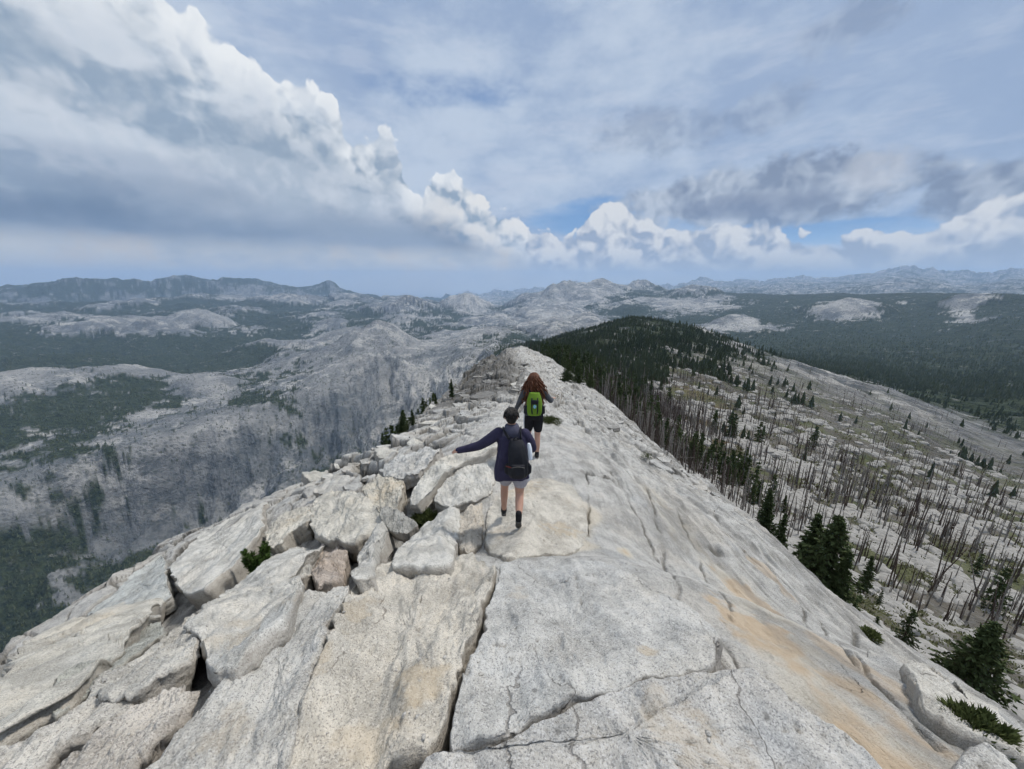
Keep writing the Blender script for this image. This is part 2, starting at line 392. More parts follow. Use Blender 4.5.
class S:
    def __init__(s, g, o): s.g = g; s.o = o
    def __add__(s, b): return s.g.m('ADD', s, b)
    __radd__ = __add__
    def __sub__(s, b): return s.g.m('SUBTRACT', s, b)
    def __rsub__(s, b): return s.g.m('SUBTRACT', b, s)
    def __mul__(s, b): return s.g.m('MULTIPLY', s, b)
    __rmul__ = __mul__
    def __truediv__(s, b): return s.g.m('DIVIDE', s, b)
    def abs(s): return s.g.m('ABSOLUTE', s)
    def clamp(s): return s.g.m('ADD', s, 0, clamp=True)
def new_mat(name, rough=.85, spec=.25):
    m = bpy.data.materials.new(name); m.use_nodes = True
    g = G(m.node_tree); b = g.n['Principled BSDF']; b.inputs['Roughness'].default_value = rough
    b.inputs['Specular IOR Level'].default_value = spec
    return m, g, b
def simple(name, col, rough=.8, var=.25, scale=20, bump=0, spec=.25, coord='Object'):
    m, g, b = new_mat(name, rough, spec)
    tc = S(g, g.new('ShaderNodeTexCoord').outputs[coord])
    n = g.noise(tc, scale, 4, .6)
    c = g.mix(n, tuple(c*(1-var) for c in col), tuple(min(1, c*(1+var)) for c in col))
    g.put(b.inputs['Base Color'], c)
    if bump: g.put(b.inputs['Normal'], g.bump(n, .6, bump))
    return m

def granite_nodes(g, P, N, tint=None):
    """near granite: colour and bump height from world position (metres)"""
    big = g.noise(P, .55, 4, .6); med = g.noise(P, 3.1, 5, .65); fine = g.noise(P, 38, 4, .7)
    g1 = g.vor(P, 165, 'F1', 'Color'); gv = S(g, g.new('ShaderNodeSeparateColor', {'Color': g1}).outputs[0])
    g2 = g.vor(P, 330, 'F1', 'Color'); gv2 = S(g, g.new('ShaderNodeSeparateColor', {'Color': g2}).outputs[1])
    base_c = g.mix(g.step(.38, .62, med), (.36, .354, .332), (.545, .537, .508))
    warm = g.step(.50, .66, big+(med-.5)*.35)
    base_c = g.mix(warm*.26, base_c, (.56, .49, .39))
    cool = g.step(.55, .68, g.noise(P, 1.3, 4, .6))
    base_c = g.mix(cool*.4, base_c, (.42, .435, .44))
    # salt and pepper crystals
    sp = g.step(.80, .9, gv); base_c = g.mix(sp*.5, base_c, (.12, .12, .125))
    sp2 = g.step(.74, .9, gv2); base_c = g.mix(sp2*.4, base_c, (.16, .155, .15))
    wh = g.step(.22, .1, gv); base_c = g.mix(wh*.4, base_c, (.66, .65, .63))
    # lichen specks and dark weathering
    li = g.vor(P, 7, 'F1'); lr = g.noise(P, 2.3, 3); 
    lm = g.step(.13, .07, li+(fine-.5)*.2)*g.step(.54, .6, lr)
    base_c = g.mix(lm*.6, base_c, (.12, .115, .105))
    st = g.step(.60, .72, g.noise(g.vm('MULTIPLY', P, (1.2, .35, 1.6)), 1.1, 5, .62))
    base_c = g.mix(st*.35, base_c, (.23, .215, .19))
    base_c = g.mix(g.step(.57, .75, fine)*.3, base_c, (.2, .195, .185))
    fk = g.vor(P, 26, 'F1'); base_c = g.mix(g.step(.16, .08, fk)*g.step(.5, .58, g.noise(P, 1.9, 3))*.6, base_c, (.15, .145, .135))
    # hairline cracks
    wv = g.vm('ADD', g.vm('MULTIPLY', P, (1, .55, 1)), g.vm('MULTIPLY', g.noise(P, 1.7, 5, .65, out='Color'), (.28, .28, .28)))
    ck = g.vor(wv, 1.1, 'DISTANCE_TO_EDGE'); cm = g.step(.006, .001, ck)*g.step(.54, .62, g.noise(P, 1.4, 3))
    base_c = g.mix(cm*.55, base_c, (.12, .105, .09))
    h = med*.6+fine*.30+gv*.02-cm*.25
    return base_c, h
def mat_granite(name='granite'):
    m, g, b = new_mat(name, .88, .2)
    geo = g.new('ShaderNodeNewGeometry'); P = S(g, geo.outputs['Position']); N = S(g, geo.outputs['Normal'])
    c, h = granite_nodes(g, P, N)
    oc = g.new('ShaderNodeObjectInfo')
    nd = g.n.new('ShaderNodeMix'); nd.data_type = 'RGBA'; nd.blend_type = 'MULTIPLY'; nd.inputs[0].default_value = 1
    g.put(nd.inputs[6], c); g.put(nd.inputs[7], oc.outputs['Color'])
    cr = g.attr('crack'); c2 = g.mix(cr*.65, S(g, nd.outputs[2]), (.10, .09, .075))
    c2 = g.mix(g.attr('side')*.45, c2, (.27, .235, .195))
    c2 = g.mix(g.attr('stain'), c2, g.mix(g.noise(P, 5, 5, .7), (.33, .25, .15), (.55, .46, .33)))
    g.put(b.inputs['Base Color'], c2)
    fo = g.noise(g.vm('MULTIPLY', P, (3., 1.2, 9)), 1.5, 5, .65)
    g.put(b.inputs['Normal'], g.bump(h+fo*.4, .75, .055))
    return m
def mat_ridge():
    m, g, b = new_mat('crest_granite', .88, .2)
    geo = g.new('ShaderNodeNewGeometry'); P = S(g, geo.outputs['Position']); N = S(g, geo.outputs['Normal'])
    c, h = granite_nodes(g, P, N)
    c = g.mix(g.step(.54, .66, g.noise(g.vm('MULTIPLY', P, (1.6, .4, 1)), 1.6, 6, .72))*.55, c, (.22, .215, .2))
    c = g.mix(g.attr('stain'), c, g.mix(g.noise(P, 4, 5, .7), (.50, .43, .32), (.66, .61, .50)))
    c = g.mix(g.attr('rust'), c, g.mix(g.noise(P, 6, 5, .7), (.44, .31, .19), (.58, .48, .35)))
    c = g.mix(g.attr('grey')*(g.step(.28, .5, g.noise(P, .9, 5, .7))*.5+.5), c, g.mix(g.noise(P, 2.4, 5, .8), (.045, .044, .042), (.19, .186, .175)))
    c = g.mix(g.attr('crack')*.75, c, (.085, .078, .065))
    g.put(b.inputs['Base Color'], c)
    fo = g.noise(g.vm('MULTIPLY', P, (5, .8, 3)), 1.3, 6, .7)
    lo = g.noise(g.vm('MULTIPLY', P, (2.2, .5, 2)), .7, 5, .6)
    g.put(b.inputs['Normal'], g.bump(h+fo*.7+lo*1.2, .9, .085))
    return m
def mat_land():
    """far land: granite, scree, dark conifer forest, brush"""
    m, g, b = new_mat('mountain_land', .95, .08)
    geo = g.new('ShaderNodeNewGeometry'); P = S(g, geo.outputs['Position'])
    fo = g.attr('forest'); dist = g.attr('rad')
    sc = g.m('MAXIMUM', dist*.0011, .06)      # size of the marks grows with how far the place lies from the summit
    near = g.step(900, 150, dist)
    a = g.noise(P, .011, 6, .7); b_ = g.noise(P, .0022, 6, .68); n3 = g.noise(P, .09, 5, .75); n4 = g.noise(P, .6, 4, .75)
    strk = g.noise(g.vm('MULTIPLY', P, (.016, .006, .01)), 1, 6, .7)
    gran = g.mix(g.step(.38, .60, strk*.6+a*.4), (.075, .085, .095), (.30, .30, .295))
    gran = g.mix(g.step(.42, .58, b_)*.6, gran, (.10, .118, .13))
    gran = g.mix(g.step(.50, .60, g.noise(P, .005, 6, .72))*.75, gran, (.50, .485, .455))
    gran = g.mix(g.step(.50, .68, n3)*.55*g.step(4000, 600, dist), gran, (.12, .11, .095))
    gran = g.mix(near*g.step(.41, .56, n4*.5+n3*.5)*.8, gran, (.085, .075, .058))
    gran = g.mix(near*.62, gran, (.105, .092, .073))
    gran = g.mix(near*g.step(.55, .66, g.noise(P, .22, 5, .75))*.7, gran, (.09, .085, .06))
    gran = g.mix(g.attr('pale')*.75, gran, g.mix(strk*.6+n3*.4, (.30, .29, .275), (.60, .585, .55)))
    # scattered single trees read as dots
    d1 = g.vor(P, .045); dots = g.step(.40, .26, d1)*g.step(.40, .52, a)
    gran = g.mix(dots*.55*g.step(300, 1200, dist), gran, (.035, .045, .03))
    green = near*g.step(.47, .58, g.noise(P, .035, 4, .6))
    gran = g.mix(green*.7, gran, g.mix(n4, (.05, .065, .02), (.13, .14, .06)))
    gran = g.mix(g.attr('brown')*.6, gran, (.17, .115, .06))
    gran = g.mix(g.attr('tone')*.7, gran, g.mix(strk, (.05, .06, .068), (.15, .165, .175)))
    tree = g.mix(g.step(.35, .65, g.noise(P, .05, 4, .8)), (.012, .02, .014), (.05, .066, .036))
    tree = g.mix(g.step(.52, .66, a)*.35, tree, (.075, .08, .045))
    hole = g.step(.57, .64, g.noise(P, .014, 6, .8))
    f2 = fo*(1-hole*.55)
    g.put(b.inputs['Base Color'], g.mix(f2, gran, tree))
    cr = g.step(0, .06, g.vor(g.vm('ADD', P, g.vm('MULTIPLY', g.noise(P, .01, 4, .6, out='Color'), (60, 60, 60))), .009, 'DISTANCE_TO_EDGE'))
    h = (a*26+b_*70+n3*4+strk*22+cr*1.5)*g.step(150, 700, dist)+n3*1.6*near+n4*.5*near+g.noise(P, .05, 3, .7)*9*fo*g.step(500, 1500, dist)
    g.put(b.inputs['Normal'], g.bump(h, 1., 1.))
    return m
M_land = mat_land(); M_ridge = mat_ridge(); M_gran = mat_granite()
# ------------------------------------------------------------------ the ground in one net of azimuths and radii
az_f = np.arange(-65, 65.001, .087)
az_all = np.concatenate([np.arange(-180, -65.5, 2.5), az_f, np.arange(67.5, 180.1, 2.5)]); az_all[-1] = 180
na = len(az_all)
jf = (az_all+180)*10; j0 = np.clip(np.floor(jf).astype(int), 0, 3599); fr = jf-j0
re_ = RE[j0]*(1-fr)+RE[j0+1]*fr
n1, n2 = 560, 700
# crest rock: rows from the camera's feet to a little past the edge
s1 = np.linspace(0, 1, n1)
lr = np.log(.35)+(np.log(re_*1.42)-np.log(.35))[None, :]*s1[:, None]
R1 = np.exp(lr)
# beyond: rows spread by what the eye can tell apart
Uc = U[:, j0]*(1-fr)+U[:, j0+1]*fr
lo = np.log(re_*1.36); hi = Uc[-1]
s2 = np.linspace(0, 1, n2)
R2 = np.exp(lo[None, :]+(hi-lo)[None, :]*s2[:, None])
def grid(Rm):
    n = Rm.shape[0]; A = np.radians(az_all)[None, :]+0*Rm
    x = (Rm*np.sin(A)).ravel(); y = (Rm*np.cos(A)).ravel()
    z, fo, kk, re = base(x, y, True)
    dz, cr, ci = relief(x, y, np.hypot(x, y), re, fo, kk)
    return x, y, z, dz, fo, kk, re, cr, ci
def quads(n, m):
    i = np.arange(n-1)[:, None]*m+np.arange(m-1)[None, :]
    return np.stack([i, i+1, i+m+1, i+m], -1).reshape(-1, 4)
def spot(x, y, px, py, rx, ry, ang=0):
    """soft oval mark of half sizes rx, ry metres on the ground seen at a pixel"""
    p = hit(px, py)
    c, s = math.cos(R_(ang)), math.sin(R_(ang))
    u = ((x-p[0])*c+(y-p[1])*s)/rx; v = (-(x-p[0])*s+(y-p[1])*c)/ry
    return u*u+v*v
def seam(x, y, pts, w):
    """distance mask to a line on the ground given through pixels"""
    P = [hit(*p) for p in pts]; d = np.full(x.shape, 9.)
    for a, b in zip(P, P[1:]):
        ex, ey = b[0]-a[0], b[1]-a[1]; L = ex*ex+ey*ey
        t = np.clip(((x-a[0])*ex+(y-a[1])*ey)/L, 0, 1)
        d = np.minimum(d, np.hypot(x-a[0]-t*ex, y-a[1]-t*ey))
    return d
x, y, z, dz, fo, kk, re, cr, ci = grid(R1)
rad = np.hypot(x, y)
nn = fbm(x/.5, y/.7, 4, 201); n_ = fbm(x/.16, y/.2, 3, 202)
stain = np.zeros_like(x); rust = stain.copy()
wob = nn*1.5
# pale tan band down the right flank, rusty patches in it
band = seam(x, y, [(655, 492), (690, 540), (745, 590), (800, 650), (860, 712), (935, 769)], 1)
bw = .25+.035*rad
stain += .9*sst(1.25, .55, band/bw+wob*.7)*(.25+.75*sst(-.2, .3, nn+.5*n_))*.50
for px, py, rx, ry, v in ((655,580,.16,.3,.9),(625,553,.1,.16,.7),(577,515,.35,.55,.6),(560,545,.4,.2,.6),(520,500,.5,.35,.35),(690,740,.22,.16,.5),(660,715,.2,.14,.4),(625,660,.1,.06,.9)):
    stain = np.maximum(stain, v*sst(1.4, .4, spot(x, y, px, py, rx, ry)+wob*.8))
for px, py, rx, ry, v in ((755,600,.32,.8,.8),(800,645,.28,.9,.9),(770,580,.2,.5,.6),(850,690,.2,.7,.6),(625,553,.06,.12,.7),(870,665,.2,.5,.6)):
    rust = np.maximum(rust, .9*v*sst(1.2, .3, spot(x, y, px, py, rx, ry, 0)+wob*1.6+n_))
cs = cr.copy()
for pts, w, dpt in (([(587,470),(588,500),(588,522),(586,545)], .014, .07), ([(648,490),(662,540),(690,600),(720,640),(760,690)], .02, .045), ([(700,590),(745,650),(800,700),(850,750),(870,769)], .012, .03),
                    ([(668,492),(700,555),(735,600)], .016, .03), ([(700,500),(745,555),(800,605),(860,660),(905,700)], .02, .05), ([(680,430),(720,500),(780,560),(850,625),(930,690)], .03, .07), ([(610,470),(640,520),(660,560)], .012, .03), ([(730,600),(770,650),(820,700),(880,765)], .015, .04), ([(760,560),(820,620),(880,680),(940,740)], .014, .04)):
    d = seam(x+.10*nn+.03*n_, y+.05*nn, pts, w)
    q = np.exp(-(d/w)**2)*sst(-.35, .0, fbm(x/.6, y/1.2, 3, 219)); dz -= q*dpt; cs = np.maximum(cs, q*.9)
    dz += .05*sst(0, 1, 1-d/.5)*np.sign(nn)*0
for px, py, rx, ry, v in ((587,472,.14,.06,.10),(608,478,.12,.05,.1),(715,548,.1,.12,.05)):
    q = np.exp(-spot(x, y, px, py, rx, ry)**2); dz -= v*q; cs = np.maximum(cs, q)
# under the loose slabs of the left front the bed lies lower
u_ = -x+.02*y
low = sst(.5, 1.6, u_)*(1-sst(6.5, 9, y))*sst(.9, 1.6, rad)*(1-sst(.93, 1.06, rad/re))
frt = (1-sst(2.2, 3.0, y))*(1-sst(1.4, 2.4, x))
low = np.maximum(low, frt)
dz = dz*(1-.5*low)-(.17+.10*(1-frt))*low+.09*low*fbm(x/.35, y/.5, 4, 77)
flk = sst(.8, 2.5, x-.02*y)
dz -= .03*np.abs(fbm(x/.3, y/.8, 4, 225))*np.clip(rad/3, .4, 2.5)
dz += flk*(.035*fbm(x/.22, y/1.8, 4, 221)+.014*fbm(x/.07, y/.5, 3, 222))*np.clip(rad/3, .4, 2.5)
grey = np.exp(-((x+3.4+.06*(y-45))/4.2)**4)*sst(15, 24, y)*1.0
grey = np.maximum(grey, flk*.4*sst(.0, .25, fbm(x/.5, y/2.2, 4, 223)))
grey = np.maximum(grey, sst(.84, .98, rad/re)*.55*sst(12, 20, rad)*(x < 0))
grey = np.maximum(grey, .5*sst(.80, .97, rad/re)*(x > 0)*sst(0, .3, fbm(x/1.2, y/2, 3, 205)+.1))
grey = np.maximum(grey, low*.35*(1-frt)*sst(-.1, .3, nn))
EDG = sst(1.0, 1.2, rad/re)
V = np.stack([x, y, z+dz], -1)
CRD = (R1.shape, V[:, 2].reshape(R1.shape))
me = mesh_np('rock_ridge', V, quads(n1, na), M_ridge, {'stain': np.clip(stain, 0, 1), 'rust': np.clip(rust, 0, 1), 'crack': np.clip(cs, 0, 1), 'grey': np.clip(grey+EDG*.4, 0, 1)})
obj('rock_ridge', me, kind='structure')

x, y, z, dz, fo, kk, re, cr, ci = grid(R2)
rad = np.hypot(x, y)
fm, pale = forest_mask(x, y, z, rad, fo, kk, ci)
az_ = np.degrees(np.arctan2(x, y))
brown = sst(6, 12, az_)*(1-sst(30, 36, az_))*np.exp(-(np.log(rad/190)/.6)**2)*sst(-.2, .3, fbm(x/40, y/40, 3, 207))
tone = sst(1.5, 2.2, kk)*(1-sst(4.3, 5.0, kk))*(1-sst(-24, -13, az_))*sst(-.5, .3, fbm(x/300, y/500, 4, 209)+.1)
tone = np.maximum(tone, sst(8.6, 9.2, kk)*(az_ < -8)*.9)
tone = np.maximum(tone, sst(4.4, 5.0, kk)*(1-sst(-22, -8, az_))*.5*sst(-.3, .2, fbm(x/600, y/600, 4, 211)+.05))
dz = dz-.25*np.minimum(rad, 30)/10*(1-sst(1.36, 1.5, rad/re))
V = np.stack([x, y, z+dz], -1)
HR2, HZ2 = R2, (z+dz).reshape(R2.shape); FM2 = fm.reshape(R2.shape)
Q = quads(n2, na).reshape(n2-1, na-1, 4)
KK = kk.reshape(R2.shape); kr = KK[:-1, :-1]
left = (az_all[:-1] < 0)[None, :]
sel = {'hillside': (kr < 5.0) & ~left, 'canyon': (kr < 5.0) & left, 'hills': (kr >= 5.0) & (kr < 9.0), 'mountains': kr >= 9.0}
for nm, s in sel.items():
    q = Q[s]; ids = np.unique(q); mp = np.zeros(len(V), np.int64); mp[ids] = np.arange(len(ids))
    me = mesh_np(nm, V[ids], mp[q], M_land, {'forest': fm[ids], 'rad': rad[ids], 'brown': brown[ids], 'tone': tone[ids], 'pale': pale[ids]})
    obj(nm, me, kind='structure')
def ground_at(x, y):
    """height of the built ground beyond the crest, by the net"""
    x = np.asarray(x, float); y = np.asarray(y, float)
    r = np.hypot(x, y); a = np.degrees(np.arctan2(x, y)); ja = np.clip(np.searchsorted(az_all, a)-1, 0, na-2)
    fa = (a-az_all[ja])/(az_all[ja+1]-az_all[ja])
    out = np.zeros_like(r); fmv = out.copy()
    for Rm, Zm, w in ((HR2, HZ2, None),):
        zz = []
        for jj in (ja, ja+1):
            i = (np.log(r)-lo[jj])/(hi[jj]-lo[jj])*(n2-1); i0 = np.clip(np.floor(i).astype(int), 0, n2-2); fi = np.clip(i-i0, 0, 1)
            zz.append((Zm[i0, jj]*(1-fi)+Zm[i0+1, jj]*fi, FM2[i0, jj]))
        out = zz[0][0]*(1-fa)+zz[1][0]*fa; fmv = zz[0][1]
    return out, fmv
l35 = math.log(.35)
def crest_at(x, y):
    x = np.atleast_1d(np.asarray(x, float)); y = np.atleast_1d(np.asarray(y, float))
    r = np.maximum(np.hypot(x, y), .36); a = np.degrees(np.arctan2(x, y)); ja = np.clip(np.searchsorted(az_all, a)-1, 0, na-2)
    fa = (a-az_all[ja])/(az_all[ja+1]-az_all[ja]); zz = []
    for jj in (ja, ja+1):
        i = (np.log(r)-l35)/(np.log(re_[jj]*1.42)-l35)*(n1-1); i0 = np.clip(np.floor(i).astype(int), 0, n1-2); fi = np.clip(i-i0, 0, 1)
        zz.append(CRD[1][i0, jj]*(1-fi)+CRD[1][i0+1, jj]*fi)
    return zz[0]*(1-fa)+zz[1]*fa
def any_at(x, y):
    x = np.atleast_1d(np.asarray(x, float)); y = np.atleast_1d(np.asarray(y, float))
    r = np.hypot(x, y); a = np.degrees(np.arctan2(x, y)); e = np.interp(a, AZ, RE)
    return np.where(r < e*1.38, crest_at(x, y), ground_at(x, y)[0])
# ------------------------------------------------------------------ loose slabs and blocks of the left front
def resample(P, n):
    P = np.asarray(P); Q = np.vstack([P, P[:1]])
    # round the corners slightly by corner cutting
    for _ in range(1):
        A = Q[:-1]; B = Q[1:]; k = .10
        Q2 = np.stack([A*(1-k)+B*k, A*k+B*(1-k)], 1).reshape(-1, Q.shape[1]); Q = np.vstack([Q2, Q2[:1]])
    d = np.r_[0, np.cumsum(np.linalg.norm(np.diff(Q, axis=0), axis=1))]
    t = np.linspace(0, d[-1], n, endpoint=False)
    return np.stack([np.interp(t, d, Q[:, i]) for i in range(Q.shape[1])], 1)
def slab_mesh(name, top, nrm, thick, rb, rough, seed, under=.12, bulge=.0, seg=260, rings=46, sides=18):
    """top: outline points in space; a weathered sheet of rock below them"""
    nrm = np.asarray(nrm)/np.linalg.norm(nrm)
    C = top.mean(0); size = np.sqrt(((top-C)**2).sum(1)).mean()
    B = resample(top, seg)
    dirs = B-C; L = np.linalg.norm(dirs, axis=1, keepdims=True); dn = dirs/L
    wob = fbm3(B+seed, size*.3, 5, seed)*size*.11*rough+np.abs(fbm3(B+seed, size*.12, 3, seed+3))*size*-.07*rough
    B = B+dn*wob[:, None]; L = L+wob[:, None]
    rows = []; side = []
    rbs = np.clip(rb/L, .01, .5)                     # rounding as a share of the radius
    for i in range(rings):
        s = 1-(1-i/(rings-1))**1.55
        e = np.clip((s-(1-rbs))/rbs, 0, 1)
        h = -rb*(1-np.sqrt(np.clip(1-e*e, 0, 1)))+bulge*size*(1-s*s)
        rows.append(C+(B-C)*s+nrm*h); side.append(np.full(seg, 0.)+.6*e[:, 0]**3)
    zdn = rows[-1]
    for i in range(1, sides+1):
        q = i/sides; d = rb+(thick)*q
        lay = noise2(np.arange(seg)*.02+seed, np.full(seg, d/.09+seed), seed)*.022*rough+noise2(np.arange(seg)*.05, np.full(seg, d/.035), seed+2)*.01*rough
        sh = -under*thick*(q**1.4)+.03*size*rough*noise2(np.arange(seg)*.035, np.full(seg, q*2.), seed+4)*(1-q*.5)
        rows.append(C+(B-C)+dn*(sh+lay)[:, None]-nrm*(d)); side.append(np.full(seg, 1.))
    V = np.vstack(rows); sd = np.concatenate(side)
    nt = rings*seg
    # surface relief: broad swells, sheet steps, pits
    T = np.cross(nrm, [1, .2, 0]); T /= np.linalg.norm(T); T2 = np.cross(nrm, T)
    a, b = (V-C)@T, (V-C)@T2
    sw = fbm(a/(size*.9)+seed, b/(size*.35), 4, seed)*.06*size-np.abs(fbm(a/(size*1.3)+seed, b/(size*.28), 3, seed+1))*.07*size
    fl = fbm(a/(size*1.1)+9+seed, b/(size*.4), 5, seed+7, .6)
    stp = (np.floor(fl*8)/8+sst(.0, .14, fl*8-np.floor(fl*8))/8)*.17*min(size, .9)
    fine = fbm(a/.09, b/.12, 4, seed+9, .6)*.011-np.abs(fbm(a/.30+2, b/.16, 4, seed+15, .6))*.05*rough
    pit = fbm(a/.05+4, b/.05, 2, seed+10); pit = -.018*sst(.34, .55, pit)*sst(0, .3, fbm(a/.5, b/.5, 2, seed+12))
    top_w = np.r_[np.ones(nt), np.linspace(1, .2, sides).repeat(seg)]
    V = V+nrm*((sw+stp)*rough*top_w+(fine+pit)*np.r_[np.ones(nt), np.zeros(sides*seg)])[:, None]
    rs = fbm3(V, .16, 4, seed+20)*.03*rough
    V[nt:] += np.tile(dn, (sides, 1))*rs[nt:, None]
    crack = np.clip(-pit*40, 0, 1)
    n = rings+sides
    i = np.arange(n-1)[:, None]*seg+np.arange(seg)[None, :]; j = np.roll(i, -1, 1)
    Q = np.stack([i, i+seg, j+seg, j], -1).reshape(-1, 4)
    Q = Q[seg:]                                         # the first ring is a point: fan instead
    Cv = V[:seg].mean(0); V = np.vstack([V, [Cv, V[-seg:].mean(0)]])
    k = np.arange(seg); k2 = np.roll(k, -1); c = len(V)-2
    T1 = np.stack([np.full(seg, c), k+seg, k2+seg], 1); lastr = (n-1)*seg
    T2_ = np.stack([np.full(seg, c+1), k2+lastr, k+lastr], 1)
    if nrm[2] > 0 and np.cross(B[1]-C, B[40]-C)[2]*1 < 0 or np.dot(np.cross(B[0]-C, B[seg//8]-C), nrm) < 0:
        Q = Q[:, ::-1]; T1 = T1[:, ::-1]; T2_ = T2_[:, ::-1]
    sd = np.r_[sd, 0, 1]; crack = np.r_[crack, 0, 0]
    return V, Q, np.vstack([T1, T2_]), sd, crack
SLABS = {}
def slab(name, cat, label, px, lift=.08, thick=.35, rb=.04, rough=1., tilt=(0, 0), tint=(1, 1, 1), seed=1, group=None, under=.15, bulge=0., seg=260, rings=46, stains=()):
    lift = lift*.55 if lift > 0 else lift; tilt = (tilt[0]*.5, tilt[1]*.5); rb = rb*.4
    def land(l):
        def f(x, y):
            return crest(x, y)+l
        return f
    def at(p, l):
        dx, dy, dz = ray(*p); h_ = np.hypot(dx, dy)
        e = float(np.interp(math.degrees(math.atan2(dx, dy)), AZ, RE))
        q = hit(p[0], p[1], lo=.25, hi=e*1.02, fn=land(l))
        if q is None: q = np.array([dx/h_*e, dy/h_*e, dz/h_*e])
        return q
    P = np.array([at(p, lift) for p in px]); c = P.mean(0)
    L_ = np.clip(lift+tilt[0]*(P[:, 0]-c[0])+tilt[1]*(P[:, 1]-c[1]), -.08, lift+.10)
    top = np.array([at(p, l) for p, l in zip(px, L_)])
    c = top.mean(0); A = np.c_[top[:, :2]-c[:2], np.ones(len(top))]
    sol, *_ = np.linalg.lstsq(A, top[:, 2], rcond=None)
    a, b, c0 = sol
    nrm = np.array([-a, -b, 1.]); nrm /= np.linalg.norm(nrm)
    V, Q, T, sd, cr = slab_mesh(name, top, nrm, thick, rb, rough, seed, under, bulge, seg, rings)
    org = top.mean(0)-nrm*thick
    st = np.zeros(len(V)); wq = fbm(V[:, 0]/.12, V[:, 1]/.12, 5, seed+31, .65)
    for sx, sy, rx, ry, v in stains:
        st = np.maximum(st, .65*v*sst(1.5, .1, spot(V[:, 0], V[:, 1], sx, sy, rx, ry)+wq*4.5))
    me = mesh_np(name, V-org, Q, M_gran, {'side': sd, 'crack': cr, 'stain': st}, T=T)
    o = obj(name, me, label=label, category=cat); o.location = org; o.color = (*tint, 1)
    if group: o['group'] = group
    SLABS[label] = (a, b, c, c0)
    return o
GS = 'loose granite slabs of the near left flank'
W_ = (1.12, 1.11, 1.08); CR = (1.10, 1.07, 1.0); GR = (.88, .89, .9); TA = (1.02, .95, .86)
STN = {20: [(425,692,.10,.10,.8),(300,690,.10,.2,.5),(345,620,.12,.25,.45),(470,720,.05,.05,.6),(370,740,.12,.08,.5)], 25: [(560,535,.22,.16,.7),(520,490,.35,.3,.5),(500,540,.15,.2,.4)], 21: [(650,655,.05,.035,.8),(520,600,.06,.12,.35)], 22: [(690,742,.12,.10,.55),(660,712,.1,.08,.4),(740,760,.1,.08,.4)], 15: [(240,640,.2,.15,.5)], 19: [(230,740,.1,.1,.4)], 11: [(90,640,.4,.3,.4)], 30: [(300,520,.2,.2,.5)], 31: [(385,495,.3,.3,.5)]}
